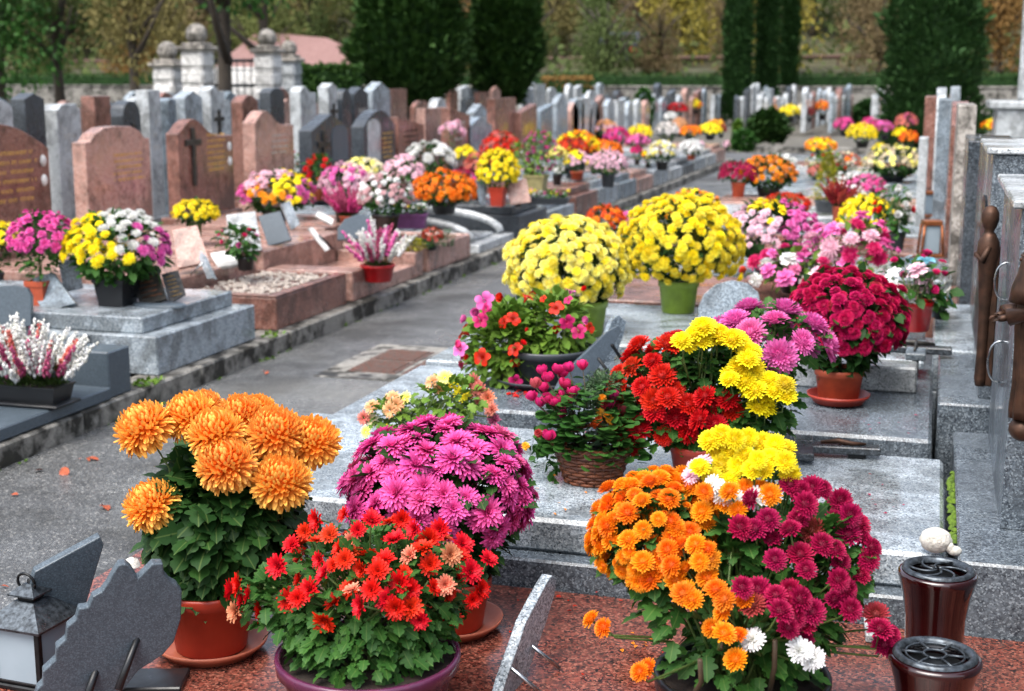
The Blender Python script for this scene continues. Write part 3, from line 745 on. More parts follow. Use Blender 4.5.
sub('foot_box','brown_granite',(-4.1,-3.5,7.0,7.98,.1,.285),(-4.1,-3.56,7.0,7.05,.285,.3),(-4.1,-3.56,7.93,7.98,.285,.3),(-3.56,-3.5,7.0,7.98,.285,.3),**k); sub('ledger','pink_granite',(-5.6,-4.12,7.0,7.98,.1,.37),**k)
m=MB()
for i in range(420): 
    s=rng.uniform(.008,.02); m.lathe([(0,s*.7),(s*.7,s*.4),(s,0),(s*.6,-s*.3)],6,(rng.uniform(.43,.91),rng.uniform(-.43,.42),.19),rotx(rng.normal(0,.4)),r=rng.random())
o=m.obj('pebbles','pebble',L2); o['kind']='stuff'
L3=empty('grave',(-4.5,8.7,.1),'pink granite grave with low open frame holding a heather pot','grave','graves in rows'); k=dict(parent=L3,off=(-4.5,8.7,.1))
sub('frame','pink_granite',(-4.1,-3.5,8.08,8.3,.1,.29),(-4.1,-3.5,9.2,9.36,.1,.28),(-4.1,-3.5,8.303,9.197,.1,.2),**k); sub('ledger','pink_granite',(-5.6,-4.12,8.08,9.36,.1,.4),**k)
L4=empty('grave',(-4.5,9.95,.1),'pink granite grave with small garden planted in its foot box','grave','graves in rows'); k=dict(parent=L4,off=(-4.5,9.95,.1))
sub('planter_box','pink_granite',(-4.3,-3.5,9.48,9.54,.1,.29),(-4.3,-3.5,10.38,10.44,.1,.29),(-3.56,-3.5,9.541,10.379,.1,.29),(-4.3,-4.24,9.541,10.379,.1,.29),bev=.012,**k); sub('soil','soil',(-4.24,-3.56,9.54,10.38,.1,.26),**k); sub('ledger','pink_granite',(-5.6,-4.32,9.48,10.44,.1,.4),**k)
L5=empty('grave',(-4.5,11.1,.1),'pale grey granite grave with two curled arms at its foot','grave','graves in rows'); k=dict(parent=L5,off=(-4.5,11.1,.1))
sub('plinth','pale_granite',(-5.6,-3.5,10.66,11.62,.1,.17),**k); sub('ledger','grey_granite',(-5.6,-4.3,10.66,11.62,.171,.36),**k)
for yy in (10.72,11.5):
    m=MB(); pts=[(-4.3+4.5,yy-11.1,.28)]+[(-4.3+4.5+.72*math.sin(t),yy-11.1,.09+.18*math.cos(t)) for t in np.linspace(0,math.pi/2,8)]; m.tube(pts,.034,10); m.obj('curled_arm','pale_granite',L5)
m=MB(); m.box(-.1+.3,.88,-.3,.3,.072,.1,.012); m.obj('seat_slab','pale_granite',L5,False)
y=11.78; i=0
matn={'grey_granite':'grey','brown_granite':'brown','pink_granite':'pink','dark_granite':'black','blue_granite':'blue grey','pale_granite':'pale grey'}
ordn='first second third fourth fifth sixth seventh eighth ninth tenth eleventh twelfth thirteenth fourteenth fifteenth sixteenth seventeenth eighteenth nineteenth twentieth'.split()
def on(i): return ordn[i] if i<20 else ('twenty-'+ordn[i-20] if i<29 else 'number %d'%(i+1))
for mt in ['dark_granite','grey_granite','brown_granite','grey_granite','blue_granite','pink_granite','grey_granite','pale_granite','dark_granite','grey_granite','pale_granite','pink_granite']:
    w=rng.uniform(.92,1.05); zp=rng.uniform(.24,.33)
    grave('%s granite grave slab, %s beyond the curled arm grave on the left kerb'%(matn[mt],on(i)),-5.6,-3.5,y,y+w,mt,zp,zp+.08); y+=w+.08; i+=1
# headstones of that row
T='pink_granite'
hs_px('brown granite headstone with arched top and gold lettering at the left edge',-62,47,124,-5.7,'arch','brown_granite',insc=(G,6,(.45,.88,.35,.8)),ovals=2)
hs_px('large pink granite headstone with shouldered top, second from the left',84,149,126,-5.7,'serp',T,insc=(G,5,(.4,.9,.45,.75)),th=.11)
hs_px('pink granite headstone with wavy top, bronze cross and yellow lettering',177,232,118,-5.7,'ogee','brown_granite',insc=(G,7,(.48,.85,.42,.85)),ovals=2,cross=(.24,.7,.4),th=.11)
hs_px('rosy granite headstone with rounded hump beside the wavy pink one',254,293,110,-5.7,'ogee','pink_granite',insc=(W_,4,(.4,.85,.5,.75)),th=.12)
hs_px('black granite headstone with gabled top, grey cross and arched gold text panel',311,350,114,-5.7,'gable','dark_granite',insc=(G,4,(.58,.86,.5,.75)),niche=(.5,.92,.38,.85,'slate'),cross=(.28,.55,.45),th=.14)
hs_px('dark granite headstone with arched top and photo panel beside the gabled one',363,395,110,-5.7,'arch','dark_granite',insc=(G,6,(.55,.92,.3,.7)),niche=(.12,.5,.3,.88,'pale_granite'),th=.14)
hs_px('reddish brown granite headstone with slanted top and dark lettering',398,424,116,-5.7,'slant2','brown_granite',insc=('black_metal',5,(.2,.8,.35,.8)),th=.12)
hs_px('pale pink headstone just right of the reddish brown slanted one',425,446,108,-6.1,'flat','pink_granite',th=.12)
hs_px('brick red granite headstone with rising slanted top near the conifer',450,470,107,-5.7,'slant2','brown_granite',insc=(W_,3,(.2,.8,.4,.8)),th=.12)
hs_px('grey gabled headstone half hidden by the salmon mums',468,492,117,-5.7,'gable','blue_granite',th=.12)
hs_px('red granite headstone with white top edge under the conifer',495,516,98,-5.8,'flat','brown_granite',th=.12)
hs_px('red granite headstone with slanting top right of the white edged one',521,537,104,-5.7,'slant','brown_granite',th=.12)
hs_px('grey granite headstone with bright slanted top behind the orchid arrangement',541,553,104,-5.7,'slant','blue_granite',th=.12)
k=0
for xl,xr,yt,sh,mt in [(557,568,95,'arch','grey_granite'),(571,579,102,'point','pink_granite'),(582,592,98,'flat','pale_granite'),(596,604,100,'round','brown_granite'),(608,615,99,'arch','grey_granite'),(618,625,100,'flat','pale_granite'),(628,634,101,'round','grey_granite'),(637,642,99,'gable','pale_granite'),(645,650,100,'arch','pink_granite')]:
    hs_px('%s granite headstone with %s top, %s from the left behind the far flowers'%(matn[mt],{'arch':'low arched','point':'pointed','flat':'flat','round':'round','gable':'gabled'}[sh],on(k)),xl,xr,yt,-5.7,sh,mt,th=.1); k+=1
# second row back to back, taller
k=0
for xl,xr,yt,sh,mt in [(-60,-20,90,'flat','grey_granite'),(-12,12,100,'arch','pale_granite'),(24,44,93,'gable','dark_granite'),(56,80,104,'serp','pale_granite'),(94,110,96,'flat','brown_granite'),(122,140,101,'round','dark_granite'),(148,160,90,'flat','pale_granite'),(168,176,98,'gable','blue_granite'),(184,202,91,'gable','grey_granite'),(210,224,86,'ogee','pale_granite'),(242,258,95,'arch','brown_granite'),(270,284,88,'serp','dark_granite'),(300,316,86,'ogee','pale_granite'),(328,337,83,'gable','pale_granite'),(342,351,89,'round','dark_granite'),(354,368,87,'gable','dark_granite'),(372,390,82,'gable','grey_granite'),(436,447,98,'round','pale_granite'),(474,488,104,'gable','grey_granite')]:
    hs_px('%s headstone with %s top, %s from the left in the taller second row'%(matn[mt],dict(flat='flat',arch='arched',gable='gabled',serp='shouldered',round='round',ogee='humped')[sh],on(k)),xl,xr,yt,-6.65,sh,mt,z0=.2,th=.13,insc=(W_,3,(.25,.8,.5,.8)) if k%3==0 else None,cross=(.5,.7,.3) if k%4==1 else None); k+=1
def rowfill(X,y0,y1,place,n0=0,zr=(.95,1.3),skip=0,side=1,slab=True):
    y=y0;k=n0
    mats=['grey_granite','pale_granite','blue_granite','grey_granite','pale_granite','pink_granite','dark_granite','pale_granite','brown_granite']
    shs=['flat','arch','gable','round','ogee','serp','slant','point']
    while y<y1:
        w=rng.uniform(.6,.85); mt=mats[rng.integers(9)]; sh=shs[rng.integers(8)]
        if rng.random()>skip:
            headstone('%s headstone, %s along %s'%(matn[mt],on(k),place),X,y,y+w,.1,rng.uniform(*zr),sh,mt,th=rng.uniform(.09,.16),side=side,base=False,group='far headstones',insc=(W_ if k%2 else G,4,(.2,.85,.4,.85)) if (k%3==0 and y0<20) else None,cross=(.3,.65,.4) if (k%4==2 and y0<20) else None); k+=1
        y+=w+rng.uniform(.25,.4)
    if slab:
        m=MB(); 
rowfill(-5.7,24.2-1.9,24.2,'the end of the left row')
rowfill(-8.9,9.5,24.5,'the third row from the path, left side',zr=(1.1,1.35),skip=.1)
rowfill(-11.9,13,24.5,'the fourth row from the path, left side',zr=(1.1,1.35),skip=.1)
rowfill(-14.6,18,24.5,'the fifth row from the path, left side',zr=(1.1,1.35),skip=.2)
for i,X in enumerate((-1.5,-2.6,-3.3,-4.4,-5.2,-6.6,-7.7,-10.4,-13.2)):
    rowfill(X,(30.2 if X<-6 else 37)+rng.uniform(0,.6),46,'the %s row beyond the cross path'%on(i),zr=(.95,1.36),skip=.12)
m=MB(); 
# family tomb on the right and monuments
tb=empty('family_tomb',(1.25,19,0),'large grey stepped tomb with tall square column at the right edge','tomb')
for nm,bx in [('plinth',(-.75,1.4,-.6,.8,0,.75)),('tomb_body',(-.55,1.3,-.5,.7,.751,1.12)),('cornice',(-.65,1.4,-.55,.75,1.121,1.22)),('column',(-.3,-.1,-.2,.0,1.221,4.2))]:
    q=MB(); q.box(*bx,.02); q.obj(nm,'pale_granite',tb,False)
q=MB(); q.prism([(.1,-.5,1.221),(.9,-.5,1.221),(.5,-.5,1.5)],(0,.3,0)); q.obj('pediment','pale_granite',tb,False)
# ---------------------------------------------------------------- right side graves
G0=empty('grave',(-.8,2.6,0),'polished red granite grave slab in the foreground, wet and speckled','grave','graves in rows')
sub('ledger','red_granite',(-2.0,.62,1.9,3.172,0,.25),parent=G0,off=(-.8,2.6,0),bev=.01)
G1=empty('grave',(-.9,3.7,0),'wide grey granite grave right behind the red slab','grave','graves in rows'); k=dict(parent=G1,off=(-.9,3.7,0))
sub('plinth','coarse_granite',(-2.02,.085,3.178,4.14,0,.32),**k); sub('ledger','grey_granite',(-1.93,.07,3.235,4.11,.3205,.41),bev=.01,**k); sub('headstone_base','coarse_granite',(.1,.72,3.178,4.42,0,.42),**k)
G2=empty('grave',(-.9,4.7,0),'grey granite grave carrying the terracotta potted crimson mum','grave','graves in rows'); k=dict(parent=G2,off=(-.9,4.7,0))
sub('plinth','grey_granite',(-2.0,.04,4.16,5.3,0,.33),**k); sub('ledger','coarse_granite',(-1.5,.035,4.2,5.28,.3305,.44),bev=.01,**k); sub('headstone_base','coarse_granite',(.05,.72,4.45,5.3,0,.5),**k)
G3=empty('grave',(-.9,5.9,0),'grey granite grave under the two big yellow mums','grave','graves in rows'); k=dict(parent=G3,off=(-.9,5.9,0))
sub('plinth','grey_granite',(-2.0,.1,5.36,6.5,0,.34),**k); sub('ledger','grey_granite',(-1.85,.0,5.42,6.45,.3405,.44),bev=.01,**k); sub('headstone_base','grey_granite',(.03,.62,5.36,6.5,.3405,.5),**k)
y=6.62
for i,mt in enumerate(['brown_granite','grey_granite','brown_granite','grey_granite','pale_granite','pink_granite','grey_granite','blue_granite','grey_granite','pale_granite','brown_granite','grey_granite']):
    w=rng.uniform(.98,1.1); grave('%s granite grave slab, %s behind the big yellow mums on the right side'%(matn[mt],on(i)),-1.95,.4,y,y+w,mt,rng.uniform(.28,.34),.42,z0=0); y+=w+.08
h1=headstone('tall coarse grey granite headstone with added pale top imitating sky sheen at the right',.2,3.45,4.36,.42,1.2,'flat','coarse_granite',th=.1,side=-1,base=False,bev=.004)
q=MB(); q.box(-.02,.3,-.47,.5,.7805,.8,.004); q.obj('cap','pale_granite',h1,False)  # pale plate added on top, its colour imitating sky reflected in polished stone
headstone('polished granite headstone just outside the frame carrying the robed figure',.38,2.35,3.17,.25,1.1,'arch','coarse_granite',th=.1,side=-1,base=False)
h2=headstone('grey granite headstone with dark polished panel, second on the right',.17,4.55,5.25,.5,1.27,'flat','coarse_granite',th=.1,side=-1,base=False,niche=(.2,.8,.15,.8,'black_metal'))
q=MB(); q.box(-.02,.28,-.37,.38,.7705,.79,.004); q.obj('cap','pale_granite',h2,False)  # another added pale plate; sky glare on this top put into its colour
headstone('dark polished headstone, third on the right',.18,5.5,6.35,.5,1.26,'flat','dark_granite',th=.12,side=-1,base=False)
k=0
for X,y0,w,z,mt,sh in [(.14,6.7,.8,1.22,'dark_granite','flat'),(-.12,10.7,.3,1.07,'pale_granite','flat'),(.1,7.75,.7,1.36,'rustic_stone','flat'),(.08,8.8,.7,1.36,'brown_granite','arch'),(.0,9.9,.7,1.36,'blue_granite','flat'),(-.1,11.3,.7,1.36,'brown_granite','flat'),(-.02,12.4,.8,1.42,'pale_granite','round'),(.1,13.3,.7,1.42,'grey_granite','flat'),(.1,14.4,.7,1.35,'pink_granite','arch'),(.0,15.5,.8,1.4,'grey_granite','flat'),(.15,16.8,.7,1.4,'pale_granite','gable'),(.15,18,.7,1.4,'grey_granite','arch')]:
    headstone('%s headstone seen edge on, %s in the far right row'%(matn.get(mt,'rough layered'),on(k)),X,y0,y0+w,.34,z,sh,mt,th=rng.uniform(.06,.1),side=-1,base=False); k+=1
k=0
for X,y0,w,z,mt,sh in [(1.0,7.5,.8,1.0,'pale_granite','flat'),(1.2,9,.8,1.1,'grey_granite','arch'),(1.1,10.6,.9,1.05,'white_stone','flat'),(1.5,5.6,.9,1.05,'pale_granite','slant'),(2.4,12,.8,1.1,'grey_granite','gable')]:
    headstone('%s headstone behind the right hand row, %s from the camera'%(matn.get(mt,'white'),on(k)),X,y0,y0+w,.0,z,sh,mt,th=.12,side=-1,base=False); k+=1
headstone('light polished granite slab with wide pale top beyond the robed figure',.62,4.6,5.4,.0,1.1,'slant','pale_granite',th=.2,side=-1,base=False)
# rustic band
# ---------------------------------------------------------------- distance: wall, pillars, gate, house, pylon, car
w=MB(); w.box(-70,14,47.6,47.85,0,1.18,.03); w.box(-70,14,47.56,47.89,1.181,1.24,.02); struct('wall',w,'concrete')['label']='low concrete boundary wall at the end of the cemetery'
wo=bpy.data.objects['wall']; del wo['kind']; wo['category']='wall'
def at_d(x,ytop,t): return pt(x,ytop,t)
for i,(x,yb,wd,t,lab) in enumerate([(167,43,30,29,'stone gate pillar with ball finial, leftmost'),(196,25,32,28,'taller stone gate pillar with ball finial, left of the iron gate'),(267,31,28,28,'stone gate pillar with ball finial, right of the iron gate'),(289,43,24,29.5,'small stone gate pillar with dark ball finial beside the hedge')]):
    P=pt(x,yb,t); px_=t/F; ww=wd*px_*.8; topz=P[2]; rt=empty('gate_pillar',(P[0],P[1],0),lab,'pillar','stone gate pillars'); br=.42*ww
    q=MB(); z=0; hh=topz-br*2.4; nb=6
    for j in range(nb): q.box(-ww/2,ww/2,-ww/2,ww/2,z+.01,z+hh/nb-.03,.05); q.box(-ww*.46,ww*.46,-ww*.46,ww*.46,z+hh/nb-.035,z+hh/nb+.015,.001); z+=hh/nb
    q.obj('shaft','white_stone' if i!=3 else 'pale_granite',rt,False)
    q=MB(); q.box(-ww*.62,ww*.62,-ww*.62,ww*.62,hh+.016,hh+.1,.03); q.box(-ww*.45,ww*.45,-ww*.45,ww*.45,hh+.1,hh+.17,.02); q.obj('cap','rustic_stone',rt,False)
    q=MB(); q.lathe([(br*math.sin(a),hh+.12+br-br*math.cos(a)) for a in np.linspace(0,math.pi,14)],20); q.obj('ball_finial','rustic_stone',rt)
A=pt(208,60,28.4); Bb=pt(258,60,28.4); gt=empty('iron_gate',((A[0]+Bb[0])/2,(A[1]+Bb[1])/2,0),'dark iron gate between the stone pillars','gate'); c=np.array(gt.location)
q=MB(); 
for z in (.25,1.35,1.85): q.tube([(A[0]-c[0],A[1]-c[1],z),(Bb[0]-c[0],Bb[1]-c[1],z)],.035,6)
q.obj('rail','iron',gt); 
for k in range(8):
    s=k/7; q=MB(); p=A*(1-s)+Bb*s-c; q.tube([(p[0],p[1],.05),(p[0],p[1],1.95 if k in (0,7) else 1.86)],.03 if k in (0,7) else .014,6); q.obj('bar','iron',gt)
A=pt(215,70,33); Bb=pt(262,70,33); q=MB(); n_=12
for k in range(n_+1):
    s=k/n_; p=A*(1-s)+Bb*s; q.tube([(p[0],p[1],0),(p[0],p[1],1.75)],.06,4)
for z in (.3,1.0,1.7): q.tube([(A[0],A[1],z),(Bb[0],Bb[1],z)],.06,4)
tag(q.obj('picket_fence','white_stone',None),'white fence behind the iron gate','fence')
def leafcloud(mb,c,r,n,L,leaf='simple',shell=.55,clump=0):
    cl=[np.array(c)+rng.normal(0,1,3)*np.array(r)*.5 for _ in range(clump)]
    for i in range(n):
        d=rng.normal(0,1,3); d/=np.linalg.norm(d); k=rng.uniform(shell,1)
        if clump: q=cl[rng.integers(clump)]+d*np.array(r)*.33*k
        else: q=np.array(c)+d*np.array(r)*k
        put_leaf(mb,LF[leaf],q,d+rng.normal(0,.5,3),L*rng.uniform(.6,1.3),.2)
def hedge(label,A,Bb,z0,z1,th,mat,n):
    A=np.array(A);Bb=np.array(Bb); c=(A+Bb)/2; c[2]=0; rt=empty('hedge',c,label,'hedge'); q=MB()
    d=(Bb-A); d[2]=0; L=np.linalg.norm(d); d/=L; nn=np.array((-d[1],d[0],0))
    for i in range(n):
        s=rng.random(); f=rng.integers(3)
        if f==0: P=A*(1-s)+Bb*s+nn*rng.uniform(-th,th); P[2]=z1+rng.normal(0,.03)
        else: P=A*(1-s)+Bb*s+nn*(th if f==1 else -th)*rng.uniform(.85,1.05); P[2]=rng.uniform(z0,z1)
        put_leaf(q,LF['simple'],P-c,rng.normal(0,1,3)+np.array((0,0,.3)),.1,.1)
    q.obj('leaves',mat,rt); q=MB(); ca=math.atan2(d[1],d[0]); q.box(-L/2+.03,L/2-.03,-th*.88,th*.88,z0,z1-.06,.02,M=rotz(ca)); q.obj('dense_inner_growth','conifer',rt,False)
hedge('clipped green hedge between the pillars and the big conifer',pt(298,70,31),pt(362,70,31),0,1.72,.35,'hedge_leaf',3800)
hedge('dark reddish hedge beyond the second conifer',pt(541,82,45),pt(592,82,45),0,1.5,.4,'autumn_leaf_3',1200)
# house
hs=empty('house',pt(300,60,60)*np.array((1,1,0)),'low house with faded pink roof behind the gate pillars','house',rz=YA+.25)
q=MB(); q.box(-3.4,3.4,-2.5,2.5,0,1.75,.01); q.obj('wall','plaster',hs,False)
q=MB(); V=[(-3.9,-3,1.72),(3.9,-3,1.45),(3.9,3,1.45),(-3.9,3,1.72),(-1.8,0,3.45),(1.2,0,3.2)]; V[1]=(3.9,-3,1.72);V[2]=(3.9,3,1.72); q.add(V,[np.array([[0,1,5,4],[2,3,4,5]]),np.array([[1,2,5],[3,0,4]])]); q.obj('roof','roof_tile',hs,False)
for xx in (-2.2,0,2.2):
    q=MB(); q.box(xx-.4,xx+.4,-2.52,-2.45,.5,1.4,.01); f=q.obj('window','glass_dark',hs,False)
# pylon
py=empty('pylon',pt(325,0,95)*np.array((1,1,0)),'grey steel lattice pylon rising behind the house','pylon',rz=YA)
py.location[2]=hz(py.location[0],py.location[1])-.5
q=MB(); 
def leg(sx,sy): return [(sx*2.6,sy*2.6,0),(sx*1.0,sy*1.0,2.8+3),(sx*1.9,sy*1.2,14)]
for sx in (-1,1):
    for sy in (-1,1):
        q=MB(); q.tube(leg(sx,sy),.16,4); q.obj('leg','pylon_steel',py)
q=MB()
for z0,z1,a,b in ((0,2.9,2.6,1.8),(2.9,5.8,1.8,1.0),(5.8,10,1.0,1.5),(10,14,1.5,1.9)):
    for sy in (-1,1):
        q.tube([(-a,sy*a*.9,z0),(b,sy*b*.9,z1)],.09,4); q.tube([(a,sy*a*.9,z0),(-b,sy*b*.9,z1)],.09,4)
q.obj('bracing','pylon_steel',py)
# car with tail lights on the road
cr=empty('parked_car',(0,0,0),'dark car with red tail lights on the road above the cemetery','car',rz=.12+.1)
P=pt(619,53,61); cr.location=(P[0],P[1],1.97)
q=MB(); pr=[(-2,.25),(-2.02,.75),(-1.85,.95),(-1.2,1.02),(-.6,1.45),(.9,1.48),(1.7,1.1),(2.0,.9),(2.02,.3)]
q.prism([(-.85,a,b) for a,b in pr],(1.7,0,0)); cr_b=q.obj('body','car_paint',cr,False); cr_b.rotation_euler=(0,0,math.pi)
for sx in (-1,1):
    q=MB(); q.box(sx*.62-.17,sx*.62+.17,-2.06,-1.99,.62,.8,.02); q.obj('tail_light','red_lens',cr,False)
    for yy in (-1.25,1.25):
        q=MB(); q.lathe([(0,-.1),(.3,-.1),(.33,-.07),(.33,.07),(.3,.1),(0,.1)],18,(sx*.8,yy,.33),roty(math.pi/2)); q.obj('wheel','black_plastic',cr)
q=MB(); q.box(-.62,.62,-1.78,-1.7,1.02,1.35,.02,M=rotx(0)); q.obj('rear_window','glass_dark',cr,False)
gr=MB()
for i in range(60):
    x=-90+i*2.; y=58.3-.12*x; gr.tube([(x,y,1.6),(x,y,2.45)],.05,4)
gr.prism([(-90,58.2+10.8,2.25),(28,58.2-3.36,2.25),(28,58.2-3.36,2.42),(-90,58.2+10.8,2.42)],(0,.06,0))
tag(gr.obj('guard_rail','rust',None),'grey guard rail along the road beyond the wall','guard rail')
# ---------------------------------------------------------------- trees
def trunk(mb,h,r,lean=(0,0),n=8):
    mb.tube([(lean[0]*s*s,lean[1]*s*s,h*s) for s in np.linspace(0,1,n)],[r*(1.25-.9*s) if s else r*1.4 for s in np.linspace(0,1,n)],8)
def conifer(label,P,w,h,mat,n,zb=.6,L=.22,flare=1.,cat='conifer',group='conifers around the cemetery',bottom=.75,core=True):
    rt=empty('conifer',(P[0],P[1],0),label,cat,group); q=MB(); 
    def rad(s): # s 0 bottom .. 1 top
        return w/2*(bottom+(1-bottom)*math.sin(min(1,s/.2)*math.pi/2) if s<.2 else (1-((s-.2)/.8)**2.2)**.75)
    lumps=[(rng.uniform(0,6.28),rng.uniform(0,1),rng.uniform(.1,.26)) for _ in range(46)]
    for i in range(n):
        s=rng.random()**.9; a=rng.uniform(0,6.28); b=0
        for la,ls,lr in lumps:
            da=math.atan2(math.sin(a-la),math.cos(a-la)); b=max(b,lr*math.exp(-(da/.35)**2-((s-ls)/.045)**2))
        rr=rad(s)*(.88+b*1.3)*rng.uniform(.8,1.04); Pq=(rr*math.cos(a),rr*math.sin(a),zb+(h-zb)*s)
        put_leaf(q,LF['narrow' if i%2 else 'simple'],Pq,np.array((math.cos(a),math.sin(a),1.2))+rng.normal(0,.45,3),L*rng.uniform(.6,1.3),0)
    q.obj('crown',mat,rt)
    q=MB(); trunk(q,h*.8,.07*w+.05)
    if w>2.5:
        for k in range(14):
            a=rng.uniform(0,6.28); z=rng.uniform(zb,h*.6); q.tube([(0,0,z),(math.cos(a)*w*.35,math.sin(a)*w*.35,z+.6)],[.05,.015],5)
    q.obj('trunk','bark',rt)
    q=MB(); ss=np.linspace(0,.97,14); q.lathe([(.01,zb)]+[(rad(s)*.74,zb+.1+(h-zb)*s) for s in ss],20); q.obj('inner_growth','conifer',rt)
    return rt
P=pt(411,140,33); conifer('big dark dome shaped conifer left of its twin',(P[0],P[1]),2.7,5.9,'conifer',12000,zb=.8,bottom=.38)
P=pt(505,140,36); conifer('big dark conifer right of its twin, partly behind it',(P[0],P[1]),1.75,6.4,'conifer',11000,zb=.8,bottom=.38)
P=at(925,132,0)*1.; 
P=pt(929,118,28); conifer('dense bright edged thuja behind the right headstones',(P[0],P[1]),1.95,5.2,'thuja',12000,zb=.05,L=.15,bottom=1.0)
for (x,w_,t,l) in ((737,27,44,'leftmost of the three columnar cypresses'),(766,20,45,'middle of the three columnar cypresses'),(788,13,46.5,'slimmest columnar cypress, rightmost of the three')):
    P=pt(x,100,t); conifer(l,(P[0],P[1]),w_*t/F,8.5,'thuja',6000,zb=.15,L=.2,bottom=.9)
def bush(label,x,yb,zs,w,h,mat,n,L,name='shrub',leaf='simple',cat='shrub',shape=1,pot=None,ph=.1,pw=.4):
    B=at(x,yb,zs); px_=dep(B)/F; rt=empty(name,B,label,cat,'shrubs and small plants on the graves'); q=MB(); W,Hh=w*px_/2,h*px_
    z0=0
    if pot: z0=ph; make_pot(rt,'p',W*pw*2,ph,POTS[pot])
    for i in range(n):
        s=rng.random(); a=rng.uniform(0,6.28); rr=W*(math.sin(math.pi*min(1,.15+s*.85))**.6 if shape==1 else (1-s)**.8)*rng.uniform(.5,1)
        put_leaf(q,LF[leaf],(rr*math.cos(a),rr*math.sin(a),z0+Hh*s),np.array((math.cos(a),math.sin(a),.8))+rng.normal(0,.5,3),L*rng.uniform(.6,1.2),.1)
    q.obj('foliage',mat,rt); q=MB(); q.tube([(0,0,z0*.8),(0,0,z0+Hh*.7)],[W*.08+.003,.002],5); q.obj('stem','bark',rt); return rt
bush('dark round evergreen shrub at the corner of the cross path',768,143,.1,40,30,'conifer',1600,.16)
bush('low dark green shrub under the right thuja',868,125,.0,30,22,'thuja',1200,.2)
bush('dark small conifer among the far headstones, left of the far pair',632,103,.1,22,30,'conifer',1300,.22,shape=0)
bush('dark small conifer among the far headstones, right of the far pair',650,103,.1,20,26,'conifer',1300,.22,shape=0)
bush('slim green bush with red blossoms behind the far yellow mums',643,130,.33,22,40,'leaf_green',900,.1)
bush('yellow green upright cypress in the far left row',737,150,.37,9,27,'leaf_light',500,.09,shape=0)
bush('loose green shrub beside the upright yellow cypress',743,152,.37,22,20,'leaf_green',500,.09)
bush('dark shrub behind the right row, left one',1003,122,.5,26,18,'leaf_dark',500,.1)
# broadleaf trees: four crowns reused
def crownmesh(seed,mat,n,L,clumps):
    q=MB(); cl=[]
    for i in range(clumps):
        d=rng.normal(0,1,3); d/=np.linalg.norm(d); cl.append((d*rng.uniform(.2,.75)*np.array((1,1,.9)),rng.uniform(.22,.42)))
    for i in range(n):
        c,r=cl[rng.integers(clumps)]; d=rng.normal(0,1,3); d/=np.linalg.norm(d); put_leaf(q,LF['simple'],c+d*r*rng.uniform(.5,1),d+rng.normal(0,.6,3),L*rng.uniform(.6,1.4),.2)
    return q.mesh('crown','autumn_leaf_0')
CM=[crownmesh(i,None,3800,.055,20) for i in range(4)]
def trunkmesh():
    q=MB(); trunk(q,1.,.027,(.05,.03))
    for k in range(9):
        a=rng.uniform(0,6.28); z=rng.uniform(.35,.8); q.tube([(.02,0,z),(.15*math.cos(a),.15*math.sin(a),z+.14),(.33*math.cos(a),.33*math.sin(a),z+.3)],[.02,.013,.004],5)
    return q.mesh('trunk','bark')
TM=[trunkmesh() for _ in range(3)]
def broadleaf(label,P,h,cw,mi,ci,ti,group='autumn trees beyond the cemetery',cf=.62):
    rt=empty('tree',P,label,'tree',group,rng.uniform(0,6.28))
    o=bpy.data.objects.new('trunk',TM[ti]); COL.objects.link(o); o.parent=rt; o.scale=(h*.8,h*.8,h*.8)
    o=bpy.data.objects.new('crown',CM[ci]); COL.objects.link(o); o.parent=rt; o.location=(0,0,h*cf); o.scale=(cw/2,cw/2,h*(1-cf)*1.05)
    o.material_slots[0].link='OBJECT'; o.material_slots[0].material=MATS['autumn_leaf_%d'%mi if isinstance(mi,int) else mi]
    return rt
P=pt(224,90,25); broadleaf('green leafy tree standing before the gate pillars',(P[0],P[1],0),6.2,4.4,'leaf_green',0,0,cf=.68)
P=pt(135,90,32); broadleaf('brownish green tree left of the gate pillars',(P[0],P[1],0),5.5,3.6,1,1,1,cf=.6)
P=pt(60,90,36); broadleaf('olive tree behind the leftmost headstones',(P[0],P[1],0),6,4.6,4,2,2,cf=.6)
P=pt(0,90,34); broadleaf('dark green tree at the left edge of the frame',(P[0],P[1],0),6,4.6,'leaf_green',3,0,cf=.55)
P=pt(262,60,44); broadleaf('yellowish green tree above the house roof',(P[0],P[1],0),7.5,5,0,1,0,cf=.68)
hedge('long dark green hedge just behind the boundary wall',(-60,49.2,0),(14,49.2,0),0,1.62,.4,'conifer',26000)
tr=[]
for (x0,x1,t0,t1,n_,h0,h1) in [(-200,1300,52,58,22,4,6.5),(-250,1300,66,72,44,5,7.5),(-300,1350,77,90,40,7,10),(-300,1350,94,125,40,9,13)]:
    for i in range(n_):
        x=x0+(x1-x0)*(i+rng.uniform(.1,.9))/n_; t=rng.uniform(t0,t1); P=pt(x,70,t); 
        if t0>60 and P[1]+.12*P[0]<66.5: P[1]=67-.12*P[0]+rng.uniform(0,3)
        if t0<60: P[1]=rng.uniform(51,57)-.12*P[0]
        tr.append((pxx((P[0],P[1],2))[0],P,rng.uniform(h0,h1),rng.integers(6) if rng.random()<.55 else [0,4,5][rng.integers(3)]))
tr.sort(key=lambda a:a[0])
cn=['olive green','tan green','yellow leaved','rusty orange','dull green','brown']
for i,(x,P,h,c) in enumerate(tr):
    broadleaf('%s tree on the wooded hillside, %s from the left'%(cn[c],on(i) if i<29 else '%dth'%(i+1)),(P[0],P[1],hz(P[0],P[1])-.2),h,h*rng.uniform(.62,.85),int(c),int(rng.integers(4)),int(rng.integers(3)),group='autumn trees on the wooded hillside',cf=.46)
q=MB(); 
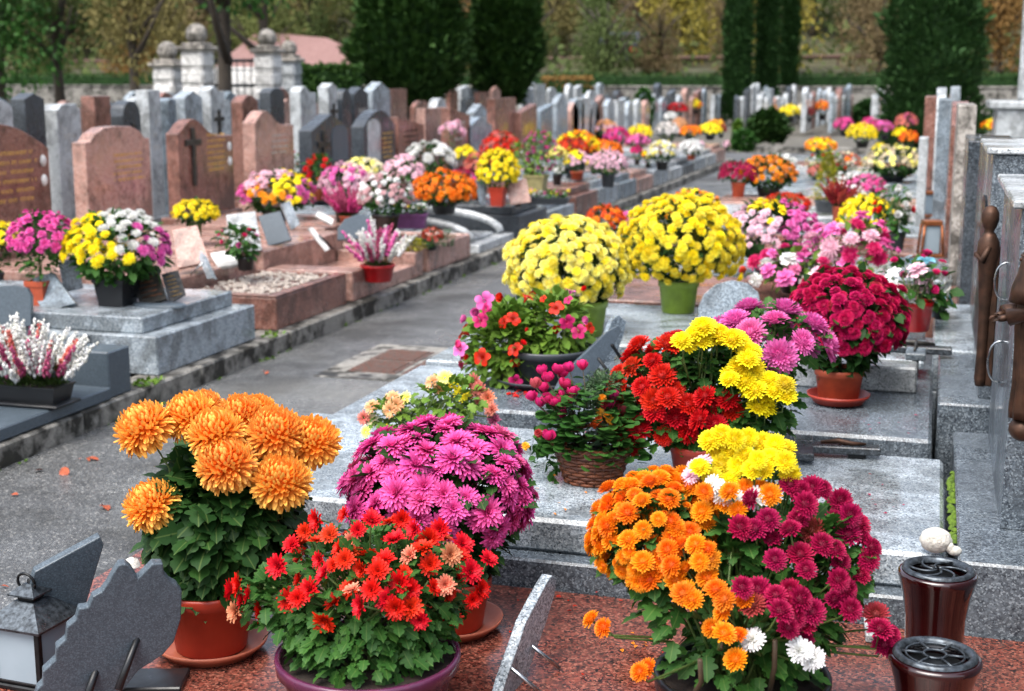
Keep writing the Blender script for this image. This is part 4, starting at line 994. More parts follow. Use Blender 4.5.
for i in range(26000):
    x=rng.uniform(-75,35); y=rng.uniform(49,100)-.12*x
    if 58<y+.12*x<65.6: continue
    put_leaf(q,LF['simple'],(x,y,hz(x,y)+rng.uniform(0,1.2)),rng.normal(0,1,3)+np.array((0,0,.8)),rng.uniform(.2,.5),0)
o=q.obj('undergrowth','autumn_leaf_4',None); tag(o,'brownish green undergrowth on the wooded hillside','undergrowth',None,'stuff')
# ---------------------------------------------------------------- flowers, middle distance and far
U,D_,Lf,Rt=(0,.9),(0,-.2),(-.8,.2),(.8,.2)
# left row, near
mum('yellow mum cut by the left edge of the frame',-6,292,54,222,['yellow'],zs=.3,hr=5)
mum('magenta mum in a square terracotta pot beside the leftmost yellow one',42,318,72,212,['magenta'],zs=.3,pot='terra',square=True,pf=.36,pw=.36,hr=5.2,zmin=-.35,gap=.12,nleaf=420,leafm='leaf_green')
mum('yellow, white and pink mixed mum in a black pot on the two tier grey grave',118,305,106,213,[('yellow',(-.45,.25)),('yellow',(-.2,-.1)),('white',(.35,.75)),('pink',(.75,.55)),('golden',(.25,.3)),('pink',(1.0,.0)),(None,(.55,-.3))] if False else [('yellow',(-.6,.25)),('yellow',(-.15,.35)),('white',(.35,.8)),('pink',(.85,.5)),('white',(.5,.6))],pot='black',square=True,pf=.3,pw=.4,hr=6.2,head='pomlow',zmin=-.12,gap=.0,dens=1.25,nleaf=700,leafm='leaf_green',ratio=.7)
mum('yellow mum in a dark green vase before the wavy pink headstone',196,246,48,200,['yellow'],zs=.4,pot='green',pf=.5,pw=.28,hr=3.6,ratio=.55)
mum('mum with yellow and orange centre rimmed with pink blooms',278,220,78,171,[('pink',(-.95,.0)),('palepink',(-.6,.75)),('palepink',(0,1.1)),('pink',(.95,.1)),('golden',(-.45,.2)),('yellow',(.3,.45)),('amber',(-.1,-.1)),('yellow',(.6,-.1))],zs=.4,hr=3.8,pf=.2)
mum('pink mum over the magenta heather',345,222,52,164,['palepink','pink'],zs=.4,hr=3.2,gap=.1,zmin=-.4)
mum('cream and pale yellow mum behind the pink ones',363,200,46,158,['cream','paleyellow'],zs=.4,hr=3,ratio=.5)
mum('pale pink mum in a black pot beside the purple trough',386,233,56,173,['palepink','palepink','white'],zs=.4,hr=3.4,gap=.06,zmin=-.4,pf=.32,pw=.5,leafm='leaf_green',nleaf=400)
mum('large orange mum in a black pot on the left row',444,214,67,172,['orange','orange','golden'],zs=.4,hr=3.6,pf=.26,pw=.4,zmin=-.35)
mum('pale pink mum behind the cream one and the white one',404,205,42,156,['palepink'],zs=.4,hr=3.2,gap=.15,leafm='leaf_green')
mum('white mum with large ball blooms',430,200,52,142,['white'],zs=.4,hr=6.5,head='pomlow',ratio=.55,nleaf=300)
mum('pale pink pair of ball blooms in front of the brick red headstone',453,175,26,122,['palepink'],zs=.4,hr=5.5,head='pomlow',ratio=.6)
mum('deep pink mum tucked behind the orange one',464,200,34,168,['crimson','magenta'],zs=.4,hr=3)
mum('salmon red mum above the big orange one',480,200,34,152,['salmon','brick'],zs=.4,hr=3)
mum('bright yellow mum behind the white ball mum',465,185,24,146,['yellow'],zs=.4,hr=3)
mum('yellow mum in a square red pot on the dark slab',498,206,44,150,['yellow'],zs=.4,pot='red',square=True,pf=.34,pw=.42,hr=3,zmin=-.4,ratio=.8)
mum('red mum with a white bloom behind the yellow one in the red pot',501,175,42,133,['red','red','red','salmon'],zs=.4,hr=2.8)
mum('pale yellow mum right of the orchid arrangement',557,185,22,146,['paleyellow'],zs=.4,hr=2.6,ratio=.8)
mum('large golden yellow mum behind the rust coloured one',578,170,44,131,['yellow','golden'],zs=.4,hr=2.6)
mum('rust and dark red mum in front of the golden yellow one',572,178,34,138,['rust','darkred'],zs=.4,hr=2.6)
mum('small yellow and pink mum in a bright terracotta pot',577,180,28,151,['yellow','palepink'],zs=.4,pot='terra',pf=.3,pw=.5,hr=2.6,nleaf=160)
mum('wide pale pink mum in a grey pot',608,187,40,151,['palepink'],zs=.4,pot='grey',pf=.36,pw=.36,hr=2.2,ratio=.55,nleaf=300,leafm='leaf_green')
mum('orange mum behind the wide pale pink one',606,165,34,141,['orange'],zs=.4,hr=2.3)
mum('magenta mum left of the rosy one in the far left row',617,150,28,128,['magenta','hotpink'],zs=.4,hr=2.2)
mum('rosy pink mum right of the magenta one in the far left row',637,152,26,134,['rose','pink'],zs=.4,hr=2.2)
mum('yellow mum above the rosy one in the far left row',640,145,26,125,['yellow'],zs=.4,hr=2.2)
mum('peach coloured mum above the magenta one in the far left row',605,142,28,120,['peach','palepink'],zs=.4,hr=2.2)
mum('small yellow mum beside the two white domes',648,168,14,150,['yellow','golden'],zs=.4,hr=2)
mum('small hot pink mum next to the small yellow one',637,165,14,146,['hotpink'],zs=.4,hr=2)
mum('white mum edged with yellow, nearer of the white domes',662,170,30,141,['white','white','paleyellow'],zs=.4,hr=2,ratio=.66,nleaf=240)
mum('round white mum in a small terracotta pot',691,160,26,140,['white'],zs=.4,pot='terra',pf=.25,pw=.35,hr=2,ratio=.8)
mum('white mum dome behind the yellow edged one',667,148,25,122,['white'],zs=.4,hr=2,nleaf=240)
mum('white small mum behind a peach one',671,130,15,112,['white'],zs=.4,hr=1.8)
mum('peach mum between the white ones far back',679,136,18,118,['peach'],zs=.4,hr=1.8)
mum('orange mum right of the white domes',690,140,24,126,['orange','golden'],zs=.4,hr=2)
mum('bright yellow mum near the end of the left row',710,140,24,123,['yellow'],zs=.4,hr=2)
mum('yellow mum at the end of the left row with a darker neighbour',716,134,18,120,['yellow','amber'],zs=.4,hr=1.8)
mum('dark red mum at the end of the left row',721,138,12,125,['darkred'],zs=.4,hr=1.6)
mum('dark red mum on the tomb behind the left row',677,118,22,103,['darkred','red'],zs=.5,hr=1.8)
mum('golden yellow mum beside the dark red one on the tomb',695,114,15,100,['yellow','golden'],zs=.5,hr=1.6)
mum('yellow mum beyond the cross path, left of the group',790,122,22,105,['yellow'],zs=.35,hr=1.7)
mum('peach mum beyond the cross path beside the round shrub',771,120,16,104,['peach'],zs=.35,hr=1.6)
mum('dark red mum beyond the cross path',809,122,14,108,['darkred'],zs=.35,hr=1.6)
mum('cream mum beyond the cross path',803,118,14,104,['cream'],zs=.35,hr=1.6)
mum('orange mum beyond the cross path, rightmost of the group',822,120,17,101,['golden','orange'],zs=.35,hr=1.7)
mum('tiny yellow mum on a far headstone ledge',604,112,9,102,['yellow'],zs=.6,hr=1.3)
# right row
mum('crimson mum in a terracotta pot beside the orange one, right row',738,197,40,162,['crimson'],zs=.42,pot='terra',pf=.42,pw=.36,hr=2.8,ratio=.75)
mum('orange mum next to the potted crimson one, right row',768,196,58,156,['orange','golden'],zs=.42,pf=.2,hr=3,ratio=.6,nleaf=420,zmin=-.1)
mum('white ball mum behind the orange one, right row',783,182,34,155,['white'],zs=.42,hr=5,head='pomlow')
mum('scarlet mum behind the pink and yellow one',787,222,48,193,['scarlet','red'],zs=.42,hr=3)
mum('mum mixing pale pink, pink and yellow blooms, right row',771,272,96,201,[('palepink',(-.7,.2)),('palepink',(-.2,-.2)),('pink',(.6,.3)),('pink',(.25,.5)),('yellow',(-.25,1.0)),('pink',(.9,-.1)),('palepink',(-.5,.6))],zs=.44,hr=4.6,pf=.18,zmin=-.25,gap=.08,nleaf=420)
mum('golden yellow mum hidden behind the big yellow pair',692,240,64,191,['yellow','golden'],zs=.44,hr=3.2)
mum('rust orange mum peeking out left behind the big yellow pair',606,244,44,205,['rust','orange','rust'],zs=.3,hr=3.4,gap=.1)
mum('small pink mum beside the rust orange one',626,244,20,212,['pink'],zs=.3,hr=3)
mum('yellow mum in the middle of the right row',868,238,60,196,['yellow'],zs=.46,pf=.2,hr=3.4,ratio=.6)
mum('pink mum above the yellow one in the right row',866,206,42,175,['pink','magenta'],zs=.46,hr=2.8)
mum('wide cream mum in the right row',893,182,58,146,['cream','cream','paleyellow'],zs=.42,hr=3,ratio=.5,pf=.2,nleaf=460,zmin=-.1)
mum('white mum beside the yellow green cone shrub',848,205,42,174,['white'],zs=.42,hr=2.8)
mum('white mum low in front of the pink one, right row',852,212,34,186,['white'],zs=.42,hr=2.6)
mum('yellow mum on the small far grave, right row',821,158,33,138,['yellow','golden'],zs=.42,hr=2.2,ratio=.5)
mum('magenta mum far back, leftmost in the right row',844,136,21,118,['magenta'],zs=.42,hr=2)
mum('magenta mum far back, second in the right row',870,138,22,118,['magenta','hotpink'],zs=.42,hr=2)
mum('pink loose mum right of the second magenta one',884,140,20,121,['pink','rose'],zs=.42,hr=2)
mum('yellow mum in front of the magenta ones far back',862,148,32,124,['yellow'],zs=.42,hr=2.2,ratio=.8)
mum('rose and salmon mum under the thuja',906,138,24,114,['rose','salmon'],zs=.42,hr=2.1)
mum('small yellow mum left of the orange one under the thuja',900,144,16,128,['yellow'],zs=.42,hr=2)
mum('orange red mum under the thuja',909,150,20,131,['rust','orange'],zs=.42,hr=2.1)
mum('small loose orange and salmon mum beside the yellow one, right row',846,178,30,152,['salmon','orange','cream'],zs=.42,hr=2.3,gap=.4,leafm='leaf_grey_green')
mum('golden mum behind the headstones at the right edge, upper one',998,136,34,119,['golden','yellow'],zs=.42,hr=2.5)
mum('yellow and pink mum behind the headstones at the right edge, lower one',1010,156,28,130,['yellow','pink'],zs=.42,hr=2.5)
# heathers
heather('white and red heather in a long black trough at the left edge',30,400,.16,102,72,['white','white','white','white','white','salmon','rose'],'black',troughlen=(.36,.15),ang=-.0,n=120,base=at(28,402,.16),ph=.085)
heather('pink and white heather in a bright red pot on the kerb side frame',378,281,.2,84,50,['white','white','rose','pink'],'bright',n=52,potmat='bright',ph=.11)
heather('magenta heather in front of the pink mum',349,226,.4,46,36,['rose','magenta','rose'],'violet',n=60,potmat='terra',ph=.08)
heather('red heather in a pot beside the yellow green cone shrub',838,222,.44,30,34,['brick','darkred'],'red',n=45,potmat='terra',ph=.12)
bush('yellow green cone shaped shrub in the right row',826,212,.44,32,46,'leaf_yellow_green',900,.035,shape=0,leaf='narrow',pot='grey')
# planted foot box of the pink grave
bush('low lime green plant in the pink granite box',413,252,.27,22,13,'leaf_yellow_green',260,.035,leaf='narrow')
bush('silvery green sprig in the corner of the pink granite box',448,247,.27,13,16,'leaf_grey_green',160,.03,leaf='narrow')
mum('small red bedding plant in the pink granite box',432,250,24,228,['brick','salmon'],zs=.27,pf=.12,hr=2.6,leafm='leaf_green',name='bedding_plant',cat='bedding plant')
# trough with pansies
def trough(label,x,y,zs,L,Dp,Hh,mat,ang=0,flowers=None):
    B=at(x,y,zs); rt=empty('planter_trough',B,label,'planter',None,ang); V=[];Q=[]; q=MB()
    for a,b,z in ((L*.44,Dp*.42,0),(L*.5,Dp*.5,Hh*.85),(L*.53,Dp*.54,Hh*.86),(L*.53,Dp*.54,Hh),(L*.48,Dp*.46,Hh),(L*.47,Dp*.45,Hh*.8)): V+=[(-a,-b,z),(a,-b,z),(a,b,z),(-a,b,z)]
    for i in range(5):
        for j in range(4): Q.append([i*4+j,i*4+(j+1)%4,i*4+4+(j+1)%4,i*4+4+j])
    Q.append([20,21,22,23]); q.add(V,[np.array(Q)]); q.obj('trough',mat,rt,False)
    lf=MB(); fl={}
    for i in range(90): put_leaf(lf,LF['simple'],(rng.uniform(-L*.48,L*.48),rng.uniform(-Dp*.45,Dp*.45),Hh+rng.uniform(-.01,.05)),rng.normal(0,1,3)+np.array((0,0,.8)),.04,.1)
    for i in range(16):
        c=flowers[rng.integers(len(flowers))]; fl.setdefault(c,MB()).tm(TP['button'],frame(rng.normal(0,.4,3)+np.array((0,0,1))),(rng.uniform(-L*.48,L*.48),rng.uniform(-Dp*.45,Dp*.45),Hh+rng.uniform(.03,.07)),.02)
    lf.obj('foliage','leaf_green',rt)
    for c,mb in fl.items(): mb.obj('flower_cluster',petal(*C[c]),rt)
trough('purple planter trough with small yellow and white flowers',411,228,.4,.24,.13,.11,'violet_pot',.2,['yellow','palepink','white'])
trough('low pale trough with tiny pink and white flowers on the dark slab',548,204,.4,.38,.18,.06,'grey_plastic',.1,['pink','white','yellow'])
# artificial arrangements
def arr(label,x,yb,zs,potd,blobs,**k):
    k.setdefault('leaf','simple'); k.setdefault('leafL',.06); k.setdefault('nleaf',130); k.setdefault('parts',True)
    return plant(label,x,yb,zs,potd,blobs,name='flower_arrangement',cat='flower arrangement',group='flower arrangements on the graves',**k)
def H_(t,c,w=1): return (t,c,w)
arr('pink and white silk flower arrangement in a small black pot on the pink grave',246,270,.37,('p',.055,.08,'black_plastic',{}),[dict(c=(238,240),r=(19,13),heads=[H_('rose','white',2),H_('rose','pink',1),H_('rose','hotpink',1)],hr=5.5,dens=1.1)],leafmat_='leaf_green')
arr('pink and red flower arrangement in front of the rounded pink headstone',278,192,.4,('p',.07,.08,'black_plastic',{}),[dict(c=(286,168),r=(30,16),heads=[H_('rose','white'),H_('rose','hotpink'),H_('rose','rose'),H_('rose','palepink')],hr=4.5,dens=.6)])
arr('red geranium like flowers behind the yellow centred mum',318,200,.4,('p',.07,.1,'terracotta_plain',{}),[dict(c=(318,174),r=(15,19),heads=[H_('button','scarlet')],hr=3.4,dens=.45)],leafmat_='leaf_green',nleaf=260)
arr('pink orchid like arrangement in a square tan pot',536,192,.4,('p',.13,.17,'tan_plastic',dict(square=True)),[dict(c=(541,152),r=(16,21),heads=[H_('rose','pink',2),H_('rose','magenta',1)],hr=3.8,dens=.75,zmin=-.9),dict(c=(521,158),r=(11,17),heads=[H_('rose','white')],hr=3.6,dens=.18,zmin=-.6)],leafmat_='leaf_light',nleaf=260)
arr('large pink and white silk arrangement left of the red lily pot',800,292,.45,('p',.12,.1,'black_plastic',{}),[dict(c=(798,273),r=(46,22),heads=[H_('button','pink',2),H_('pomlow','hotpink',2),H_('button','palepink',2),H_('button','white',1),H_('rose','scarlet',.5)],hr=9,dens=.9,zmin=-.35,jit=.12,wob=.4),dict(c=(851,252),r=(42,30),heads=[H_('button','pink',3),H_('pomlow','palepink',2),H_('pomlow','hotpink',1.5),H_('lily','white',.7)],hr=10,dens=1.1,zmin=-.3,jit=.12,wob=.4)],nleaf=150,leafmat_='leaf_light',leafL=.07)
arr('silk arrangement with white lilies, pink buds and blue leaves in a red vase',913,330,.5,('p',.078,.12,'bright_red',{}),[dict(c=(916,284),r=(36,26),heads=[H_('lily','white',5),H_('rose','hotpink',3),H_('button','palepink',2),H_('lily','teal',.7)],hr=10,dens=1.1,zmin=-.4,jit=.12,wob=.4)],nleaf=110,leafmat_='leaf_green')
arr('red and white silk flowers standing between the yellow mum and the copper lanterns',893,250,.5,('p',.07,.1,'black_plastic',{}),[dict(c=(893,212),r=(17,26),heads=[H_('rose','white',3),H_('rose','scarlet',1)],hr=7.5,dens=1.1,zmin=-.4)],nleaf=120,leafmat_='leaf_green')
arr('teal blue silk flowers on the right edge of the grey grave',938,318,.5,('p',.03,.03,'grey_plastic',{}),[dict(c=(936,300),r=(13,8),heads=[H_('single','teal',1)],hr=6,dens=.9)],nleaf=30)
arr('small white and yellow flowers with red foliage in the right row',832,178,.42,('p',.07,.1,'grey_plastic',{}),[dict(c=(828,165),r=(22,12),heads=[H_('rose','white'),H_('rose','cream'),H_('rose','scarlet')],hr=3.4,dens=.5)],leafmat_='leaf_light',nleaf=200)
# small scattered far pots without names of their own: little bedding pots along the left row
for i,(x,yb,w,c,l) in enumerate([(594,174,16,'cream','small grey green pot plant with cream flowers left of the wide pale pink mum'),(560,178,14,'white','tiny white flowers beside the pale yellow mum'),(660,158,12,'golden','tiny golden flowers between the white domes'),(700,152,12,'palepink','tiny pale pink flowers at the end of the left row'),(727,150,10,'palepink','last tiny pink flowers on the left kerb'),(512,196,16,'yellow','small lime plant with yellow flowers in front of the tan pot'),(815,182,18,'salmon','tiny salmon flowers beside the white ball mum'),(880,160,18,'yellow','tiny yellow flowers left of the wide cream mum')]):
    mum(l,x,yb,w,yb-w*.9,[c],zs=.4,hr=2,pf=.3,leafm='leaf_green',name='bedding_plant',cat='bedding plant',group='small bedding pots')
# ---------------------------------------------------------------- plaques and other small things
def plate(name,label,cat,poly,P0,nrm,th,mat,group=None,parts=()):
    """outline seen in the photo, cut from a stone plate standing at P0 with normal nrm"""
    P0=np.array(P0,float); nrm=np.array(nrm,float); nrm/=np.linalg.norm(nrm); W=[]
    for x,y in poly:
        r=ray(x,y); W.append(CAM+r*(((P0-CAM)@nrm)/(r@nrm)))
    W=np.array(W); o=W.mean(0); o[2]=W[:,2].min(); q=MB(); q.prism(W-o,-nrm*th*np.sign(nrm@(CAM-P0)))
    me=q.mesh(name,mat,False); ob=bpy.data.objects.new(name,me); COL.objects.link(ob); ob.location=o
    bv=ob.modifiers.new('b','BEVEL'); bv.width=.0025; bv.segments=2; bv.limit_method='ANGLE'; bv.angle_limit=R(40)
    tag(ob,label,cat,group); return ob,o,nrm
CD=-FH # towards camera, level
def nv(az,tilt): # az: degrees turned right from facing the camera; tilt back
    a=R(az); v=-FH*math.cos(a)+RT*math.sin(a); return v*math.cos(R(tilt))+np.array((0,0,math.sin(R(tilt))))
def mark(ob,mat,boxes,name='engraving',nrm=None,side=1):
    """small raised marks on a plate: u along width, v up, in metres from the base middle"""
    nrm=np.array(nrm); x=np.cross((0,0,1),nrm); x/=np.linalg.norm(x); y=np.cross(nrm,x); M=np.stack([x,y,nrm],1); q=MB()
    for (a,b,c,d) in boxes: q.box(a,b,c,d,.0005,.003,.0003,M=M)
    return q.obj(name,mat,ob,False)
gp='memorial plaques on the graves'
P=at(60,308,.37); ob,o,n_=plate('memorial_plaque','grey memorial plaque with embossed oval leaning left of the square black pot','plaque',[(27,280),(52,272),(75,303),(43,313)],P,nv(-20,30),.03,'blue_granite',gp)
mark(ob,'dark_granite',[(-.05,.02,.03,.09),(-.03,.05,-.005,.02)],nrm=n_)
P=at(70,300,.37); plate('memorial_plaque','plain blue grey plaque standing behind the embossed one','plaque',[(58,262),(77,257),(83,288),(64,292)],P,nv(10,15),.02,'blue_granite',gp)
P=at(15,330,.3); plate('memorial_plaque','dark grey plaque with rounded top on the leftmost grave','plaque',[(-30,290),(-10,286),(15,285),(27,288),(31,296),(31,326),(-30,330)],P,nv(5,10),.05,'slate',gp)
# open book
bk=empty('book_plaque',at(160,306,.37),'dark bronze open book plaque on an oval base on the grey two tier grave','plaque',gp); B=np.array(bk.location)
q=MB(); q.lathe([(0,.016),(.13,.015),(.14,.008),(.14,0)],32,(0,0,0),None,1.05,.55); q.obj('base','slate',bk)
for nm,pl,P_,nn_ in (('left_page',[(126,272),(156,265),(166,299),(141,306)],at(153,302,.39),nv(-22,38)),('right_page',[(162,274),(178,270),(186,294),(170,303)],at(178,298,.39),nv(25,35))):
    nn_/=np.linalg.norm(nn_); W=[]
    for x,y in pl:
        r=ray(x,y); W.append(CAM+r*(((P_-CAM)@nn_)/(r@nn_)))
    W=np.array(W)-B; q=MB(); q.prism(W,-nn_*.018); pg=q.obj(nm,'dark_bronze',bk,False)
    c=W.mean(0); x_=W[1]-W[0]; y_=W[0]-W[3]; q=MB()
    for k in range(6):
        s=.85-k*.13; a=W[3]+y_*s+x_*.15+nn_*.002; b=a+x_*rng.uniform(.5,.7); q.tube([a,b],.0016,4)
    q.obj('inscription','gold_paint' if nm!='left_page' else 'copper',pg)
def easel(ob,mat,pts):
    for a,b in pts:
        q=MB(); q.tube([np.array(a)-np.array(ob.location),np.array(b)-np.array(ob.location)],.006,6); q.obj('easel_leg',mat,ob)
P=at(172,270,.4); ob,o,n_=plate('memorial_plaque','large pink granite plaque with four dark oval marks leaning on the pink grave','plaque',[(172,230),(197,225),(210,262),(178,268)],P,nv(8,30),.03,'pink_granite',gp)
mark(ob,'dark_granite',[(.0,.07,.06,.085),(.0,.06,.0,.02),(-.01,.05,.12,.135)],nrm=n_)
P=at(212,280,.37); ob,o,n_=plate('memorial_plaque','narrow grey plaque seen almost edge on beside the white open book','plaque',[(195,249),(200,250),(213,278),(207,279)],P,nv(-55,25),.03,'grey_granite',gp)
easel(ob,'steel',[(o+np.array((0,0,.08)),o+np.array((-.09,.0,.005)))])
P=at(228,268,.37); ob,o,n_=plate('book_plaque','small white marble book lying on the pink grave','plaque',[(210,253),(232,250),(241,264),(218,267)],P,(0,-.25,1),.02,'white_stone',gp)
P=at(240,252,.4); ob,o,n_=plate('memorial_plaque','light grey plaque with oval portrait behind the silk flowers','plaque',[(226,215),(255,211),(262,250),(231,252)],P,nv(5,22),.025,'pale_granite',gp)
mark(ob,'dark_granite',[(-.06,-.02,-.01,.05),(.0,.06,.0,.012),(.0,.06,.03,.042)],nrm=n_)
P=at(278,246,.4); ob,o,n_=plate('memorial_plaque','blue grey plaque engraved with a flower, in front of the pink rimmed mum','plaque',[(258,216),(280,211),(291,240),(268,246)],P,nv(-8,20),.03,'slate',gp)
mark(ob,'black_metal',[(-.03,-.022,-.04,.04),(-.05,-.02,.0,.012),(-.03,.01,.03,.04),(.0,.03,-.06,-.05)],nrm=n_)
P=at(295,230,.4); plate('memorial_plaque','tall grey plaque leaning behind the flower engraved one','plaque',[(281,204),(290,200),(300,224),(292,230)],P,nv(30,25),.03,'grey_granite',gp)
P=at(328,226,.42); plate('memorial_plaque','white marble plaque lying tilted, upper one of two','plaque',[(315,215),(319,211),(334,219),(332,225)],P,nv(30,45),.02,'white_stone',gp)
P=at(325,252,.4); ob,o,n_=plate('memorial_plaque','white marble plaque on a small easel, lower one of two','plaque',[(308,228),(313,227),(330,249),(326,251)],P,nv(50,35),.012,'white_stone',gp)
easel(ob,'iron',[(o+np.array((0,0,.1)),o+np.array((.07,.06,.005)))])
P=at(352,243,.4); plate('memorial_plaque','dark grey oval plaque seen from behind, beside the red heather pot','plaque',[(338,240),(338,228),(345,219),(358,214),(370,216),(375,224),(373,238)],P,nv(15,20),.04,'slate',gp)
P=at(518,206,.4); ob,o,n_=plate('memorial_plaque','pale plaque with a dark portrait in front of the tan pot','plaque',[(505,184),(526,178),(531,202),(511,205)],P,nv(-10,20),.02,'pink_granite',gp)
mark(ob,'black_metal',[(-.03,.03,-.04,.04)],'portrait',nrm=n_)
P=at(482,206,.4); plate('memorial_plaque','grey plaque leaning left of the red square pot','plaque',[(476,180),(484,178),(487,206),(481,206)],P,nv(30,15),.02,'blue_granite',gp)
P=at(725,330,.44); plate('memorial_plaque','rounded rough grey stone plaque behind the pink mum','plaque',[(699,324),(698,308),(704,294),(716,284),(732,280),(748,283),(758,292),(762,310),(760,332)],P,nv(-5,20),.05,'blue_granite',gp)
P=at(728,208,.42); plate('memorial_plaque','slim pale plaque standing left of the scarlet mum','plaque',[(722,214),(728,204),(733,206),(727,218)],P,nv(40,20),.02,'pale_granite',gp)
P=at(798,222,.44); plate('memorial_plaque','thin white plaque at the foot of the red heather pot','plaque',[(808,216),(812,214),(818,224),(815,226)],P,nv(40,30),.02,'white_stone',gp)
# easel plaques behind the basket
for pl,yb,lab,mt in [([(553,398),(566,372),(607,332),(619,325),(622,331),(612,350),(580,392),(566,402)],398,'dark grey plaque seen from behind on a folding easel near the basket','slate'),([(598,366),(604,340),(612,320),(619,315),(626,321),(624,335),(612,366)],366,'grey plaque with rounded top standing behind the easel plaque','blue_granite')]:
    P=at(585,yb,.44); ob,o,n_=plate('memorial_plaque',lab,'plaque',pl,P,nv(48,22) if mt=='slate' else nv(40,5),.02,mt,gp)
    if mt=='slate':
        for (a,b) in (((598,358),(624,394)),((612,345),(637,382))):
            A=pt(a[0],a[1],dep(P)); Bq=at(b[0],b[1],.445); q=MB(); q.tube([A-o,Bq-o],.006,6); q.obj('easel_leg','black_metal',ob)
for i,(x,y,l) in enumerate([(520,394,'red fallen petals on the grey slab below the bowl'),(596,306,'x')][:1]):
    q=MB()
    for k in range(14): put_leaf(q,LF['simple'],at(x+rng.normal(0,9),y+rng.normal(0,2),.445),(rng.normal(),rng.normal(),.1),.022,0)
    tag(q.obj('fallen_petals',petal(*C['scarlet']),None),l,'petals',None,'stuff')
q=MB()
for k in range(70):
    x,y=rng.uniform(300,900),rng.uniform(400,680); z=.415 if y<520 else (.255 if y>600 else None)
    if z is None: continue
    put_leaf(q,LF['simple'],at(x,y,z),(rng.normal(),rng.normal(),.1),rng.uniform(.005,.012),0)
tag(q.obj('fallen_petals',petal(*C['scarlet']),None),'scattered tiny red petals on the red slab and the grey ledger','petals',None,'stuff')
# copper lanterns on the right row
for (x,yb,w,h_,l) in ((926,216,17,25,'copper lantern, farther one of the pair beside the right headstones'),(930,256,23,36,'copper lantern, nearer one of the pair beside the right headstones')):
    B=at(x,yb,.46); m_=dep(B)/F; a=w*m_/2; hh=h_*m_; rt=empty('grave_lantern',B,l,'lantern','copper lanterns',rz=.2)
    q=MB(); q.box(-a,a,-a,a,0,hh*.08,.003); q.obj('base','copper',rt,False); q=MB(); q.box(-a*.8,a*.8,-a*.8,a*.8,hh*.86,hh,.004); q.obj('roof','copper',rt,False)
    for sx in (-1,1):
        for sy in (-1,1): q=MB(); q.tube([(sx*a*.9,sy*a*.9,hh*.05),(sx*a*.72,sy*a*.72,hh*.88)],a*.13,5); q.obj('corner_post','copper',rt)
    q=MB(); q.box(-a*.62,a*.62,-a*.62,a*.62,hh*.09,hh*.85,.002); q.obj('glass','frosted_glass',rt,False)
# ---------------------------------------------------------------- foreground
hero='potted chrysanthemums in the foreground'
# two big yellow domes
plant('huge pale yellow mum dome, left one of the yellow pair',583,335,.44,('p',.105,.15,'lime_plastic',{}),[dict(c=(567,268),r=(58,48),rd=1.,heads=[H_('pomlow','paleyellow',2),H_('pomlow','lemon',1)],hr=6,dens=2.2,zmin=-.5,up=.15)],leaf='simple',leafmat_='leaf_dark',leafL=.04,nleaf=700,parts=True,group=hero,stems=8)
plant('huge bright yellow mum dome in a lime green pot, right one of the yellow pair',678,312,.44,('p',.095,.15,'lime_plastic',{}),[dict(c=(681,245),r=(58,47),rd=1.,heads=[H_('pomlow','yellow',1),H_('pomlow','lemon',2)],hr=5.7,dens=1.9,zmin=-.62,up=.1,jit=.06,gap=.06)],leaf='simple',leafmat_='leaf_dark',leafL=.04,nleaf=700,parts=True,group=hero,stems=8)
# crimson dome in terracotta pot
plant('deep crimson mum dome in a terracotta pot with saucer on the grey slab',838,402,.445,('p',.082,.115,'terracotta_plain',dict(saucer='red_plastic')),[dict(c=(846,320),r=(56,48),rd=1.,heads=[H_('pom','crimson2')],hr=7.,dens=2.2,zmin=-.45,up=.3)],leaf='simple',leafmat_='leaf_dark',leafL=.05,nleaf=700,parts=True,group=hero)
# mandevilla bowl
ob=plant('leafy bowl planting with pink and red trumpet flowers behind the basket',548,382,.44,('p',.165,.13,'grey_plastic',dict(saucer='grey_plastic')),
 [dict(c=(508,352),r=(44,50),heads=[H_('trumpet','hotpink'),H_('trumpet','scarlet',1.)],hr=9,dens=.16,zmin=-.4,leaf=1.4),dict(c=(555,328),r=(36,36),heads=[H_('trumpet','scarlet'),H_('trumpet','pink')],hr=8,dens=.16,zmin=-.2)],leaf='simple',leafmat_='leaf_light',leafL=.045,nleaf=2000,group=hero,skirt=.5,name='flowering_bowl_plant',cat='bowl plant',
 extra=lambda B,t,p:[('rose' if i%2 else 'trumpet',c,frame(np.array((rng.normal(-.3,.4),rng.normal(-.5,.3),rng.uniform(-.3,.6)))),pt(x,y,t-.15+rng.normal(0,.03))-B,s*1.05*p) for i,(x,y,c,s) in enumerate([(485,302,'pink',10),(476,312,'pink',9),(492,310,'hotpink',8),(466,320,'pink',9),(480,322,'hotpink',8),(502,298,'scarlet',9),(508,323,'scarlet',7),(455,345,'hotpink',9),(463,352,'pink',8),(468,358,'scarlet',6),(518,352,'scarlet',8),(522,344,'scarlet',7),(514,360,'scarlet',6),(556,328,'scarlet',8),(566,320,'hotpink',8),(588,320,'pink',8),(580,333,'hotpink',8),(585,290,'scarlet',6),(545,300,'scarlet',4),(528,330,'scarlet',4),(570,302,'hotpink',5)])])
